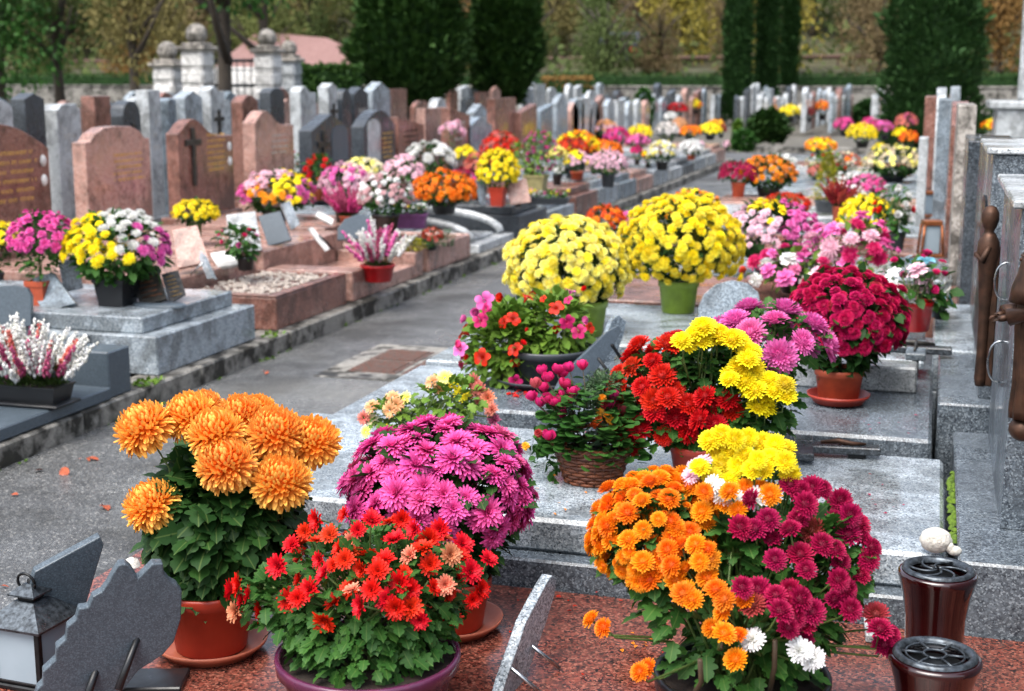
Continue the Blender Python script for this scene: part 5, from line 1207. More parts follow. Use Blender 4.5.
# basket
Bk=at(592,481,.412); bt=dep(Bk); bm=bt/F
bs=empty('wicker_basket',Bk,'brown wicker basket planted with pink cyclamen and pansies','basket')
q=MB(); nr=11; hh=.098; 
for i in range(nr):
    s=i/(nr-1); r=.075+.032*s; z=.004+hh*s; a=np.linspace(0,2*math.pi,73)
    q.tube([( (r+.0028*math.cos(12*t+ (i%2)*math.pi))*math.cos(t), (r+.0028*math.cos(12*t+(i%2)*math.pi))*math.sin(t)*.8, z) for t in a],.0052,5,r=(i*.37)%1)
for k in range(24):
    t=2*math.pi*k/24; q.tube([(.075*math.cos(t),.06*math.sin(t),0),(.108*math.cos(t),.086*math.sin(t),hh)],.0032,4,r=.8)
a=np.linspace(0,2*math.pi,90)
for j in range(2): q.tube([(.109*math.cos(t)+.004*math.cos(20*t+j*math.pi)*math.cos(t),.087*math.sin(t)+.004*math.cos(20*t+j*math.pi)*math.sin(t),hh+.004+.004*math.sin(20*t+j*math.pi)) for t in a],.0045,5,r=.3)
q.obj('woven_body','wicker',bs)
q=MB(); q.lathe([(0,0),(.072,0),(.1,.08),(0,.085)],24,(0,0,.003),None,1,.8); q.obj('soil','soil',bs)
q=MB(); M=rotz(YA)
for j in range(2): q.tube([np.array((.1*math.cos(t)*.75,.0+.006*math.sin(12*t+j*3.14),hh-.01+.07*math.sin(t)+.003*math.cos(12*t+j*3.14)))@M.T for t in np.linspace(0,math.pi,40)],.0035,5)
q.obj('handle','wicker',bs)
q=MB()
for i in range(800):
    a=rng.uniform(0,6.28); k=math.sqrt(rng.random()); z=hh+rng.uniform(.0,.2)*(1.05-k*.4); put_leaf(q,LF['round'],(.135*k*math.cos(a),.11*k*math.sin(a),z-(.035 if k>.85 else 0)),(math.cos(a),math.sin(a),.3),rng.uniform(.022,.036),.25)
for i in range(60): # trailing ivy
    s=i/60; P_=np.array((-.125-.03*math.sin(s*5),-.03,hh-.12*s+.03)); put_leaf(q,LF['simple'],P_+rng.normal(0,.012,3),rng.normal(0,1,3),.026,.4)
q.obj('foliage','leaf_green',bs)
q=MB()
for i in range(800):
    d=rng.normal(0,1,3); d/=np.linalg.norm(d); put_leaf(q,LF['narrow'],np.array((.02,.03,hh+.155))+d*np.array((.055,.05,.05))*rng.uniform(.4,1),d+rng.normal(0,.4,3),.016,0)
q.obj('thyme_tuft','leaf_grey_green',bs)
cyc=MB(); stc=MB(); T=TP['rose']
def petal_up(mb,P,s):
    for k in range(5):
        a=k*1.256+rng.uniform(-.2,.2); strip_m=MB(); strip(strip_m,0,[(.05,0),(.28,.2),(.42,.48),(.38,.75)],np.array([.16,.34,.38,.12]),.3,rng.random()); t=strip_m.T(); mb.tm(t,rotz(a)@rotx(rng.normal(0,.12)),P,s)
for (x,y) in [(543,371),(548,378),(557,370),(562,374),(570,368),(563,384),(536,384),(533,397),(541,403),(548,399),(556,402),(562,396),(567,402),(574,392),(566,412),(548,436),(583,366),(610,402),(603,408),(622,410),(614,396),(618,388),(545,388)]:
    P=pt(x,y+4,bt-.05+rng.normal(0,.03))-Bk; o=MB(); petal_up(o,(0,0,0),.036); ob=o.obj('cyclamen_bloom',petal(*C['hotpink']),bs); ob.location=P; ob.rotation_euler=(rng.normal(0,.25),rng.normal(0,.25),0)
    stc.tube([P,P*.6+np.array((0,0,.03)),(P[0]*.3,P[1]*.3,hh)],.0014,4)
stc.obj('stems','stem_brown',bs)
for (x,y,c) in [(602,398,'golden'),(600,412,'amber'),(607,415,'golden'),(598,420,'rust'),(604,404,'darkred'),(594,424,'rust'),(538,433,'darkred'),(525,446,'amber'),(610,420,'amber')]:
    P=pt(x,y,bt-.1)-Bk; o=MB(); T=TP['button']; o.tm(T,frame((rng.normal(0,.2)-.1,-1,.3)),(0,0,0),.012); ob=o.obj('pansy_bloom',petal(*C[c]),bs); ob.location=P
# cream and salmon daisies behind the magenta mum
def ex(l): return lambda B,t,p:[(k,c,frame(np.array((rng.normal(-.1,.35),-.8+rng.normal(0,.2),rng.uniform(.1,.9)))),pt(x,y,t+dz+rng.normal(0,.02))-B,s*p) for (k,x,y,c,s,dz) in l]
l=[('single',372,407,'peach',9,0),('single',364,418,'salmon',8,0),('single',372,420,'cream',9,0),('single',392,398,'peach',9,0),('single',390,410,'peach',9,-.02),('single',402,414,'cream',9,-.02),('single',405,399,'paleyellow',9,0),('single',366,432,'paleyellow',7,0),('single',388,432,'yellow',8,0),('single',384,440,'paleyellow',6,0),('single',396,405,'peach',9,-.03),
   ('single',432,382,'peach',9,0),('single',445,378,'paleyellow',9,0),('single',452,386,'yellow',9,0),('single',462,394,'yellow',9,0),('single',440,390,'peach',8,0),('red',474,382,'salmon',9,0),('red',480,390,'salmon',9,0),('red',488,398,'scarlet2' if 'scarlet2' in C else 'salmon',9,0),('red',492,410,'salmon',8,0),('red',494,420,'rose',7,0),('red',482,402,'salmon',8,0),('red',470,396,'peach',8,0)]
plant('loose mum with cream, yellow and salmon daisies behind the magenta one',430,452,.412,('p',.08,.09,'black_plastic',{}),[dict(c=(390,418),r=(22,20),heads=[],leaf=1),dict(c=(452,400),r=(40,22),heads=[])],leaf='lobed',leafmat_='leaf_light',leafL=.035,nleaf=420,parts=True,group=hero,extra=ex(l))
# magenta dome
plant('full magenta mum in a terracotta pot with saucer on the red slab',450,628,.25,('p',.098,.13,'red_plastic',dict(saucer='terracotta_saucer')),[dict(c=(441,492),r=(88,68),rd=.92,heads=[H_('daisy','magenta')],hr=16,dens=1.9,zmin=-.42,up=.35,wob=.22,jit=.05)],leaf='lobed',leafmat_='leaf_dark',leafL=.05,nleaf=900,parts=True,group=hero,stems=14)
# orange ball mum
orb=[(143,423,31,0),(189,411,29,.04),(216,428,30,-.02),(240,411,26,.06),(276,428,31,0),(313,436,29,.03),(226,459,31,-.06),(281,476,31,-.05),(150,500,29,-.03),(258,408,22,.1),(204,402,20,.1)]
plant('tall mum with eleven big orange ball blooms in a terracotta pot',212,650,.25,('p',.1,.15,'red_plastic',dict(saucer='terracotta_saucer',rim=1)),[dict(c=(224,515),r=(74,56),rd=.9,heads=[],leaf=1.6),dict(c=(225,475),r=(58,28),dt=.04,heads=[],leaf=.8)],leaf='lobed',leafmat_='leaf_dark',leafL=.075,nleaf=1050,parts=True,group=hero,stems=12,droop=.45,skirt=.5,
 extra=lambda B,t,p:[('ball','ballorange',frame(np.array(((x-225)/240.,-.45+rng.normal(0,.06),.95))),pt(x,y+3,t-.09+dz)-B,r*1.02*p) for x,y,r,dz in orb])
# red daisy mum in purple bowl
rl=[(340,549),(352,540),(378,571),(400,583),(336,602),(362,606),(386,600),(410,590),(396,608),(420,620),(445,585),(452,618),(397,609),(430,565),(428,540),(410,556),(462,545),(470,572),(480,590),(488,560),(440,530),(372,520),(345,515),(358,530),(318,520),(305,532),(330,535),(292,545),(300,558),(283,570),(290,600),(320,560),(325,575),(300,580),(310,590),(362,570),(350,590),(372,590),(385,560),(395,540),(402,520),(415,530),(450,555),(473,600),(240,585),(243,600),(236,612),(250,595),(232,590),(262,610),(345,560),(352,551)]
plant('loose red daisy mum spilling over a purple plastic bowl at the front',368,652,.25,('p',.183,.14,'purple_plastic',{}),[dict(c=(372,590),r=(100,62),rd=.85,heads=[H_('red','scarlet',4),H_('red','scarlet2',.4)],hr=11,dens=.27,zmin=.0,up=.25,wob=.5,jit=.08),dict(c=(278,600),r=(40,32),rd=.8,heads=[])],rim=True,leaf='lobed',leafmat_='leaf_green',leafL=.036,nleaf=1300,parts=True,group=hero,stems=16,skirt=1.2,
 extra=lambda B,t,p:[('red','scarlet' if rng.random()<.87 else 'scarlet2',frame(np.array((rng.normal((x-370)/160.,.35),-.75+rng.normal(0,.3),rng.uniform(.0,.8)))),pt(x,y,t-.18+.0022*abs(x-370)*.5+max(0,(590-y))*.0016+rng.normal(0,.02))-B,11.5*rng.uniform(.75,1.15)*p) for x,y in rl])
# red / yellow / magenta mum
plant('three coloured mum with red, yellow and magenta blooms',700,478,.412,('p',.09,.1,'red_plastic',{}),[
 dict(c=(664,408),r=(52,66),rd=.8,heads=[H_('pom','red')],hr=13.5,dens=1.3,zmin=-.45,up=.3,leaf=1),
 dict(c=(770,345),r=(54,36),dt=.04,rd=.9,heads=[H_('pom','pink')],hr=18,dens=1.2,zmin=-.2,up=.25),
 dict(c=(742,402),r=(52,58),dt=-.03,rd=.8,heads=[],leaf=2.2),dict(c=(704,372),r=(34,34),dt=-.07,rd=.8,heads=[],leaf=2.)],leaf='lobed',leafmat_='leaf_green',leafL=.045,nleaf=1500,parts=True,group=hero,stems=12,skirt=.8,
 extra=lambda B,t,p:[('pom','yellow',frame(np.array((rng.normal(.1,.2),-.55,.8))),pt(x+rng.normal(0,3)*k,y+rng.normal(0,4)*k,t-.17+rng.normal(0,.02))-B,s*p) for k in (0,1.) for x,y,s in [(686,345,12),(695,335,12),(703,328,13),(714,340,11),(720,335,12),(732,340,13),(742,348,12),(748,360,12),(754,368,12),(738,372,13),(745,382,13),(730,380,11),(752,392,13),(765,400,13),(775,390,12),(770,382,11),(781,384,11),(758,407,12),(742,373,11),(785,396,12),(748,352,11)]]+
 [('pom','red',frame(np.array((rng.normal(-.1,.3),-.7,.7))),pt(x,y,t-.12+rng.normal(0,.02))-B,13*p) for x,y in [(655,412),(676,418),(688,405),(700,420),(712,408),(722,418),(732,410),(705,397),(690,428),(640,430),(728,400),(715,425),(668,398)]])
# multicoloured mum in black pot
def cl(l,kind,col,s,dz,facing=(0,-.6,.8)): return [(kind,col,x,y,s,dz) for x,y in l]
yl=[(710,441),(722,436),(735,440),(748,438),(762,443),(775,445),(785,450),(716,452),(730,452),(745,455),(758,460),(770,458),(722,465),(738,466),(752,470),(766,470),(785,462),(712,478),(730,480),(790,474),(700,468)]
ol=[(632,487),(645,480),(660,478),(675,482),(690,488),(704,492),(716,500),(640,496),(655,500),(670,505),(688,505),(702,512),(612,505),(608,520),(622,515),(638,520),(652,520),(666,525),(600,535),(612,540),(626,540),(640,540),(655,545),(668,550),(682,545),(696,545),(708,550),(604,560),(615,572),(628,560),(643,562),(658,568),(636,578),(650,580),(672,566),(686,570),(700,562),(712,560),(676,580),(596,525),(708,578),(716,590),(725,600),(688,590),(692,600),(683,594),(592,620),(604,628),(712,628),(724,634),(738,636),(736,660),(724,612),(745,600),(730,492),(745,490),(760,488),(770,495),(750,500),(640,672),(648,668),(738,510),(725,505)]
cr=[(752,500),(745,515),(740,528),(755,530),(768,520),(770,540),(785,545),(800,555),(775,560),(760,552),(790,485),(800,492),(812,488),(822,490),(805,505),(815,512),(825,500),(798,520),(790,530),(812,530),(822,545),(835,550),(748,575),(742,588),(758,590),(764,600),(752,605),(770,610),(776,596),(790,590),(784,605),(800,600),(812,590),(795,618),(788,628),(805,625),(840,500),(850,515),(858,525),(835,520),(848,535),(862,540),(872,548),(840,562),(850,555),(860,575),(838,580),(862,590),(870,600),(876,615),(880,630),(890,636),(850,610),(835,600),(842,600),(780,612),(803,640),(812,612),(774,625),(868,560),(846,590),(884,645),(794,560),(806,570),(820,565),(784,575)]
wl=[(722,492),(735,498),(755,498),(752,640),(800,650),(812,658),(712,485)]
pl=[(702,462),(696,470),(690,476)]
def ex95(B,t,p):
    o=[]
    def dz(x,y): return -.2+.0000075*((x-745)**2)+max(0,(610-y))*.0009
    for L,kd,c,s in ((yl,'pom','yellow',11.5),(ol,'pom','golden',11.5),(cr,'pom','crimson',12.8),(wl,'daisy','white',12),(pl,'daisy','palepink',11)):
        for x,y in L:
            cc=c if c!='golden' else ('golden' if rng.random()<.6 else 'orange')
            if c=='crimson' and rng.random()<.25: continue
            o.append((kd,cc,frame(np.array((rng.normal((x-745)/220.,.25),-.7+rng.normal(0,.2),rng.uniform(.3,1.)))),pt(x,y,t+dz(x,y)+rng.normal(0,.018))-B,s*rng.uniform(.88,1.12)*p))
    return o
ob=plant('big mum mixing orange, yellow and crimson blooms in a black pot at the front right',742,672,.25,('p',.165,.16,'black_plastic',{}),[dict(c=(658,536),r=(64,62),rd=.9,lk=.86,heads=[H_('pom','golden',2),H_('pom','orange')],hr=11,dens=1.7,zmin=-.4,leaf=.6,jit=.04),dict(c=(802,570),r=(66,66),rd=.75,heads=[],leaf=1.2),dict(c=(748,495),r=(44,40),dt=.12,heads=[],leaf=.8),dict(c=(736,565),r=(30,52),dt=-.05,heads=[],leaf=1.6)],rim=True,leaf='lobed',leafmat_='leaf_green',leafL=.045,nleaf=1700,parts=True,group=hero,stems=16,skirt=.75,extra=ex95)
for (a,b) in (((775,640),(770,691)),((700,660),(690,700)),((720,650),(735,600))):
    A=pt(*a,2.45)-np.array(ob.location); Bq=pt(*b,2.5)-np.array(ob.location); q=MB(); q.tube([A,(A+Bq)/2+rng.normal(0,.006,3),Bq],.005,6); q.obj('bare_stem','stem_brown',ob)
# ---------------------------------------------------------------- lantern
B=at(37,680,.25); m_=dep(B)/F; ln=empty('grave_lantern',B,'black metal lantern with frosted panes and ring handle at the bottom left','lantern',rz=YA-.35)
a=.055; hb=.125
def lq(nm,mat,f,sm=False,par=None):
    q=MB(); f(q); return q.obj(nm,mat,par or ln,sm)
lq('base','black_metal',lambda q:(q.box(-a*1.12,a*1.12,-a*1.12,a*1.12,0,.012,.003),q.box(-a*1.02,a*1.02,-a*1.02,a*1.02,.0125,.02,.002)))
for sx in (-1,1):
    for sy in (-1,1): lq('corner_post','black_metal',lambda q:q.box(sx*a-.006,sx*a+.006,sy*a-.006,sy*a+.006,.0205,hb+.01,.001))
for k in range(4):
    q=MB(); q.box(-a+.007,a-.007,-a-.001,-a+.002,.0205,hb+.009,.0003,M=rotz(k*math.pi/2)); q.obj('pane','frosted_glass',ln,False)
def rf(q):
    def rg(r,z): return [(-r,-r,z),(r,-r,z),(r,r,z),(-r,r,z)]
    V=[];Q=[]; lv=[(a*1.0,hb+.0105),(a*1.3,hb+.0105),(a*1.32,hb+.016),(a*.45,hb+.058),(a*.4,hb+.058)]
    for r,z in lv: V+=rg(r,z)
    for i in range(len(lv)-1):
        for j in range(4): Q.append([i*4+j,i*4+(j+1)%4,i*4+4+(j+1)%4,i*4+4+j])
    Q.append([16,17,18,19]); Q.append([3,2,1,0]); q.add(V,[np.array(Q)])
lq('roof','brushed_metal',rf)
def cp(q):
    q.box(-a*.36,a*.36,-a*.36,a*.36,hb+.0585,hb+.07,.001)
lq('neck','black_metal',cp)
def cp2(q):
    V=[];Q=[]; lv=[(a*.3,hb+.0705),(a*.6,hb+.0705),(a*.6,hb+.074),(a*.18,hb+.092),(.001,hb+.094)]
    for r,z in lv: V+=[(-r,-r,z),(r,-r,z),(r,r,z),(-r,r,z)]
    for i in range(len(lv)-1):
        for j in range(4): Q.append([i*4+j,i*4+(j+1)%4,i*4+4+(j+1)%4,i*4+4+j])
    q.add(V,[np.array(Q)])
lq('cap','brushed_metal',cp2)
lq('ring_handle','black_metal',lambda q:(q.tube([(.021*math.cos(t),-.012-.004*math.sin(t),hb+.096+.021*math.sin(t)) for t in np.linspace(0,2*math.pi,33)],.003,8),q.lathe([(0,.012),(.006,.01),(.007,0)],10,(0,0,hb+.09))),True)
# slate plaques bottom left
P=at(90,640,.25); ob,o,n_=plate('memorial_plaque','dark slate plate leaning behind the lantern, seen from behind','plaque',[(35,572),(100,537),(104,545),(84,612),(60,660),(20,680),(10,640)],at(58,668,.25),nv(28,-14),.022,'slate',gp)
P=at(120,691,.255); ob,o,n_=plate('memorial_plaque','jagged mountain shaped slate plaque with stepped outline, seen from behind','plaque',[(33,705),(37,690),(43,684),(43,672),(56,660),(56,648),(66,640),(67,628),(76,620),(79,609),(88,608),(93,597),(102,592),(107,585),(113,574),(119,565),(126,564),(131,568),(138,579),(147,570),(153,564),(163,564),(164,574),(170,581),(177,585),(182,592),(181,619),(174,642),(163,655),(138,671),(112,705)],at(110,698,.256),nv(22,-10),.024,'slate',gp)
for (xa,ya,xb,yb) in ((101,655,86,700),(141,628,118,690)):
    q=MB(); A=pt(xa,ya,dep(at(110,698,.256))-.01)-o; Bq=pt(xb,yb,dep(at(110,698,.256))-.06)-o; q.tube([A,A*.5+Bq*.5,Bq],[.007,.008,.009],6); q.obj('bracket','black_plastic',ob)
q=MB(); c=at(150,684,.25)-o; q.box(-.1,.075,-.05,.05,0,.014,.003,M=rotz(.32),loc=c); q.obj('foot_plate','black_plastic',ob,False)
q=MB(); q.lathe([(0,.02),(.013,.014),(.018,0)],10,at(132,566,.0)*0+pt(132,566,dep(at(110,698,.256))+.05)-o,None); tag(q.obj('small_ornament','white_rough',None,loc=tuple(o)),'tiny white ornament peeping over the jagged slate plaque','ornament')
# easel plaque in the centre
P=at(508,698,.25); ob,o,n_=plate('memorial_plaque','grey granite plaque propped on a metal easel in the middle foreground, seen nearly edge on','plaque',[(557,578),(552,575),(546,584),(526,622),(520,640),(506,680),(500,702),(516,700),(530,668),(546,624),(555,594)],P,nv(68,0),.024,'grey_granite',gp)
for (x0,y0,x1,y1) in ((528,643,560,668),(511,668,545,696)):
    q=MB(); Bq=at(x1,y1,.256); A_=pt(x0,y0,dep(Bq)-.015); d=(Bq-A_); 
    q.tube([A_-o,Bq-o],.0045,6); q.obj('easel_leg','steel',ob)
# vases
for (x,y,wpx,zr,l,pat) in ((938,570,78,.5,'dark red enamel vase with swirl grid lid, rear one of the pair',0),(935,655,92,.47,'dark red enamel vase with ring grid lid, front one of the pair',1)):
    Pq=at(x,y,zr); m_=dep(Pq)/F; r=wpx*m_/2; hgt=zr-.25; rt=empty('grave_vase',(Pq[0],Pq[1],.25),l,'vase','dark red vases')
    q=MB(); q.lathe([(0,0),(r*.8,0),(r*.82,.01),(r*.74,.03),(r*.72,hgt*.35),(r*.76,hgt*.6),(r*.86,hgt*.8),(r*.97,hgt*.93),(r*1.0,hgt*.965),(r*.98,hgt-.003),(r*.88,hgt),(r*.84,hgt-.004)],48); q.obj('body','maroon_enamel',rt)
    q=MB(); q.lathe([(r*.9,hgt+.0005),(r*.88,hgt+.006),(r*.8,hgt+.008),(r*.72,hgt+.004),(r*.7,hgt-.004)],48); lid=q.obj('rim_ring','brushed_metal',rt)
    q=MB(); q.lathe([(r*.7,hgt-.02),(0,hgt-.022)],24); q.obj('inner_liner','black_metal',rt)
    q=MB()
    if pat==0:
        for k in range(6):
            a0=k*math.pi/3; q.tube([(r*.7*s*math.cos(a0+1.3*(1-s)),r*.7*s*math.sin(a0+1.3*(1-s)),hgt+.002) for s in np.linspace(.12,1,8)],.0028,5)
    else:
        q.tube([(r*.24*math.cos(t),r*.24*math.sin(t),hgt+.002) for t in np.linspace(0,6.2832,25)],.0028,5)
        for k in range(6):
            a0=k*math.pi/3; q.tube([(r*s*math.cos(a0),r*s*math.sin(a0),hgt+.002) for s in (.24,.71)],.0028,5)
        q.tube([(r*.62*math.cos(t),r*.62*math.sin(t),hgt+.002) for t in np.linspace(0,6.2832,30)],.002,5)
    q.obj('grid','brushed_metal',rt)
for i,(x,y,z,w_) in enumerate([(560,500,.412,.9),(650,480,.412,1.2),(760,470,.412,.8),(880,500,.412,1),(580,430,.445,1),(760,420,.445,.7),(640,640,.252,1),(590,600,.252,.8),(900,420,.445,.8)]):
    q=MB()
    for k in range(9): put_leaf(q,LF['simple'],at(x+rng.normal(0,22),y+rng.normal(0,9),z+.003),(rng.normal(),rng.normal(),.1),rng.uniform(.006,.016),0)
    tag(q.obj('fallen_petals',petal(*C[['golden','magenta','yellow','crimson','rust','yellow','golden','scarlet','crimson'][i]]),None),'far scattered fallen petals on the granite slabs','petals','loose petals scattered on the granite','stuff')['label']='loose coloured petals scattered on the granite slabs'
# white snail like ornament
B=at(930,563,.33)
B=at(950,560,.41); B=at(938,553,.412)
sn=empty('shell_ornament',B,'white rounded shell ornament on the grey ledger behind the vases','ornament')
q=MB(); q.lathe([(.046*math.sin(a)*(1+.05*math.sin(a*9)),.036-.036*math.cos(a)) for a in np.linspace(0,math.pi,14)],22,(-.008,0,0),None,1.,.75); q.obj('shell','white_rough',sn)
q=MB(); q.lathe([(.016*math.sin(a),.014-.014*math.cos(a)) for a in np.linspace(0,math.pi,10)],14,(.045,-.01,0),None,1.3,1); q.lathe([(.012*math.sin(a),.022-.016*math.cos(a)) for a in np.linspace(0,math.pi,10)],14,(.032,-.012,.0)); q.obj('head','white_rough',sn)
sn.scale=(.8,.8,.85)
# small white marble block lying near the vases
q=MB(); c=at(876,634,.25); q.box(-.026,.026,-.06,.06,0,.022,.004,M=rotz(YA*.3)); tag(q.obj('marble_block','pale_granite',None,False,loc=tuple(c)),'small pale marble block on the red slab beside the black pot','block')
# stone cross plaque lying on the ledger
c=at(820,455,.412); rt=empty('cross_plaque',c,'dark granite cross lying on the grey ledger behind the yellow blooms','cross',gp,rz=.1)
q=MB(); q.box(-.19,.17,-.028,.028,.012,.034,.003); q.obj('long_arm','dark_granite',rt,False); q=MB(); q.box(-.075,-.02,-.12,-.0285,.012,.034,.003); q.obj('cross_arm','dark_granite',rt,False); q=MB(); q.box(-.075,-.02,.0285,.1,.012,.034,.003); q.obj('cross_arm','dark_granite',rt,False)
q=MB(); q.box(-.15,-.1,-.02,.02,0,.0115,.002); q.obj('foot','black_metal',rt,False); q=MB(); q.box(.08,.13,-.02,.02,0,.0115,.002); q.obj('foot','black_metal',rt,False)
q=MB(); q.tube([(.0,0,.04),(.05,.004,.045),(.09,-.004,.04),(.13,.006,.038)],[.004,.008,.007,.003],8); q.obj('relief_figure','bronze',rt)
# bronze crucifix plaque on a stand behind the terracotta pot
c=at(905,372,.44); rt=empty('crucifix_stand',c,'dark crucifix plaque on a metal stand beside the crimson mum','crucifix')
q=MB(); q.box(-.3,.16,-.03,.03,.075,.1,.004); q.obj('long_arm','dark_granite',rt,False); q=MB(); q.box(.0,.07,-.16,-.0305,.075,.1,.004); q.obj('cross_arm','blue_granite',rt,False); q=MB(); q.box(.0,.07,.0305,.13,.075,.1,.004); q.obj('cross_arm','blue_granite',rt,False)
for x_ in (-.22,.035): q=MB(); q.box(x_-.012,x_+.012,-.015,.015,0,.0745,.002); q.obj('foot','iron',rt,False)
q=MB(); q.tube([(-.2,0,.108),(-.05,.004,.115),(.03,-.004,.112),(.1,.006,.108)],[.004,.01,.01,.005],8); q.tube([(.03,-.12,.106),(.035,0,.114),(.03,.1,.106)],[.004,.007,.004],6); q.obj('relief_figure','dark_bronze',rt)
sub('step_block','pale_granite',(-.62,-.02,4.83,4.96,.4405,.53),parent=G2,off=(-.9,4.7,0))
# ---------------------------------------------------------------- bronze figures
def robed(label,B,h,face,mat,hands=True,orb=True):
    """robed standing figure, facing along the level direction `face`"""
    rt=empty('bronze_statue',B,label,'statue'); f=np.array(face,float); f/=np.linalg.norm(f); s=np.cross((0,0,1),f); M=np.stack([s,f,(0,0,1)],1)
    q=MB(); n=36; prof=[(0,.155,.135,0),(.05,.165,.14,0),(.2,.15,.125,.0),(.4,.14,.115,.01),(.52,.15,.12,.015),(.62,.165,.12,.01),(.72,.19,.12,.0),(.79,.175,.105,0),(.83,.11,.085,.0),(.855,.075,.075,.008)]
    V=[]
    for z,a,b,fy in prof:
        fold=.016*(1-z)**.5
        for k in range(n):
            t=2*math.pi*k/n; g=1+ (fold*math.sin(9*t+z*3)+fold*.6*math.sin(14*t-2*z))/.15
            V.append((a*.5*math.cos(t)*g*h*1.05,b*.5*math.sin(t)*g*h*1.15+fy*h,z*h))
    Q=[[i*n+j,i*n+(j+1)%n,(i+1)*n+(j+1)%n,(i+1)*n+j] for i in range(len(prof)-1) for j in range(n)]
    q.add(np.array(V)@M.T,[np.array(Q),np.arange(n)[::-1][None,:]])
    # head inside a veil, neck
    q.lathe([(.062*h*math.sin(a)*.9,.905*h-.078*h*math.cos(a)) for a in np.linspace(0,math.pi,16)],20,np.array((0,.014*h,0))@M.T)
    q.obj('body',mat,rt)
    v=MB(); V=[];n2=20; pv=[(.985,.01),(.96,.05),(.92,.068),(.87,.07),(.82,.08),(.74,.11),(.66,.12)]
    for z,a in pv:
        for k in range(n2+1):
            t=R(-30)-k/n2*R(240)+0; t=R(205)+k/n2*R(310-20*1) if z>.95 else R(210)+k/n2*R(0)+R(-0)+k/n2*R(-240)
            V.append((a*h*math.cos(t)*1.1,a*h*math.sin(t)*.95-.004*h,z*h))
    Q=[[i*(n2+1)+j,i*(n2+1)+j+1,(i+1)*(n2+1)+j+1,(i+1)*(n2+1)+j] for i in range(len(pv)-1) for j in range(n2)]
    v.add(np.array(V)@M.T,[np.array(Q)]); ve=v.obj('veil',mat,rt); md=ve.modifiers.new('s','SOLIDIFY'); md.thickness=.006*h/.45
    fa=MB(); fa.lathe([(0,.012*h),(.008*h,.006*h),(.011*h,-.01*h),(0,-.012*h)],8,np.array((0,.074*h,.9*h))@M.T); fa.lathe([(.009*h*math.sin(a),.009*h*math.cos(a)*.4) for a in np.linspace(0,math.pi,6)],8,np.array((0,.07*h,.868*h))@M.T)
    for sx in (-1,1): fa.lathe([(.009*h*math.sin(a),.006*h*math.cos(a)) for a in np.linspace(0,math.pi,6)],8,np.array((sx*.024*h,.066*h,.92*h))@M.T)
    fa.obj('face',mat,rt)
    for sx in (-1,1):
        q=MB(); A=np.array((sx*.085*h,.0,.77*h)); E=np.array((sx*.12*h,.03*h,.62*h)); Wr=np.array((sx*.07*h,.13*h,.585*h)); 
        q.tube([A@M.T,E@M.T,Wr@M.T],[.04*h,.042*h,.05*h],12); q.obj('sleeve',mat,rt)
        q=MB(); hd=np.array((sx*.06*h,.165*h,.575*h)); q.tube([Wr@M.T,hd@M.T,(hd+(0,.02*h,-.006*h))@M.T],[.018*h,.02*h,.014*h],10)
        for k in range(4):
            o_=np.array(((k-1.5)*.009*h,.0,0)); q.tube([(hd+o_+(0,.018*h,-.004*h))@M.T,(hd+o_+(0,.038*h,-.012*h))@M.T,(hd+o_+(0,.05*h-abs(k-1.5)*.003*h,-.026*h))@M.T],[.0055*h,.005*h,.0035*h],6)
        q.tube([(hd+(sx*-.016*h,.004*h,.006*h))@M.T,(hd+(sx*-.03*h,.02*h,.008*h))@M.T],[.006*h,.004*h],6); q.obj('hand',mat,rt)
    if orb:
        q=MB(); q.lathe([(.08*h*math.sin(a),-.065*h-.07*h*math.cos(a)) for a in np.linspace(0,math.pi,16)],20); q.obj('globe',mat,rt)
    return rt
Pm=pt(1024,418,3.02)
robed('bronze robed statue with veil and open hands on a globe at the right edge',(Pm[0],Pm[1],Pm[2]),.385,(-1,-.12,0),'bronze')
q=MB(); q.box(Pm[0]+.02,.36,Pm[1]-.015,Pm[1]+.015,Pm[2]-.05,Pm[2]-.03,.003); tag(q.obj('wall_bracket','bronze',None,False),'small bronze bracket under the globe of the robed statue','bracket')
Pm=pt(987,386,3.95); rt=empty('bronze_crucifix',Pm,'tall slim bronze crucifix figure on the polished right headstone','crucifix')
q=MB(); q.box(-.008,.012,-.008,.008,0,.4,.003); q.obj('upright','bronze',rt,False)
q=MB(); q.lathe([(0,0),(.013,.0),(.017,.02),(.014,.1),(.016,.22),(.023,.33),(.03,.385),(.029,.41),(.018,.432),(.011,.44),(.018,.452),(.024,.472),(.023,.492),(.014,.508),(0,.513)],20,(-.02,0,0)); q.obj('robed_figure','bronze',rt)
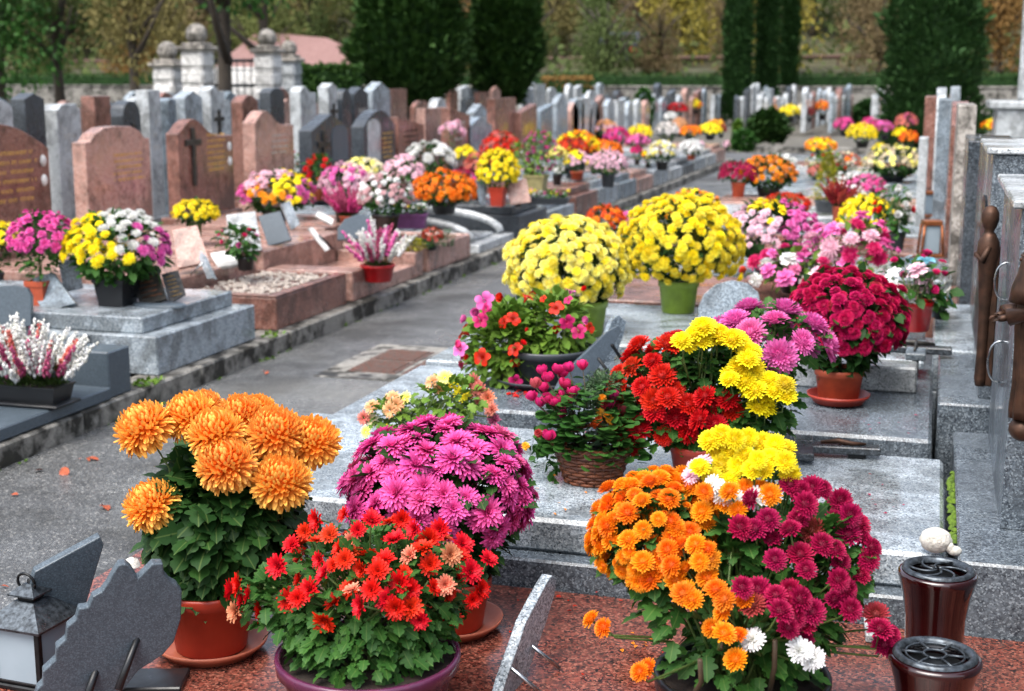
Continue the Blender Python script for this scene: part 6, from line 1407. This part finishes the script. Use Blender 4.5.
for sy in (-1,1):
    q=MB(); q.tube([(-.02,sy*.026,.4),(-.035,sy*.032,.36),(-.052,sy*.008,.375)],[.009,.01,.007],8); q.obj('arm','bronze',rt)
for (xa,ya,yb_,l) in ((1001,262,300,'upper curved steel bracket on the polished right headstone'),(994,340,382,'lower curved steel bracket on the polished right headstone')):
    A=pt(xa,ya,3.75); Bq=pt(xa-3,yb_,3.75); o=Bq.copy(); hz_=np.linalg.norm(A-Bq); q=MB(); q.tube([(.03-.042*math.sin(t)**.6,0,hz_*.5*(1-math.cos(t))) for t in np.linspace(0.001,math.pi-.001,14)],.003,8); tag(q.obj('flower_holder','steel',None,loc=tuple(o)),l,'bracket')
# ---------------------------------------------------------------- light
w=bpy.data.worlds.new('World'); SC.world=w; w.use_nodes=True; nt=w.node_tree
sky=nt.nodes.new('ShaderNodeTexSky'); sky.sky_type='NISHITA'; sky.sun_disc=False; EL,RO=R(62),R(200)
sky.sun_elevation=EL; sky.sun_rotation=RO; sky.dust_density=4; sky.air_density=1.; sky.ozone_density=1
hsn=nt.nodes.new('ShaderNodeHueSaturation'); hsn.inputs['Saturation'].default_value=.6
bg=nt.nodes['Background']; nt.links.new(sky.outputs[0],hsn.inputs['Color']); nt.links.new(hsn.outputs[0],bg.inputs[0]); bg.inputs[1].default_value=.15
s=bpy.data.lights.new('sun','SUN'); s.energy=1.4; s.angle=R(45); s.color=(1,.97,.93); so=bpy.data.objects.new('sun',s); COL.objects.link(so)
# direction to the sun: sky rotation measured clockwise from +Y
sd=np.array((math.sin(RO)*math.cos(EL),math.cos(RO)*math.cos(EL),math.sin(EL)))
from mathutils import Vector
so.rotation_euler=Vector((-sd).tolist()).to_track_quat('-Z','Y').to_euler()
vs=SC.view_settings; vs.view_transform='Standard'; vs.look='None'; vs.gamma=1; vs.exposure=1.27
SC.cycles.use_denoising=True; SC.cycles.max_bounces=6; SC.cycles.transparent_max_bounces=4
SC.cycles.caustics_reflective=False; SC.cycles.caustics_refractive=False
try: SC.cycles.denoiser='OPENIMAGEDENOISE'
except Exception: pass
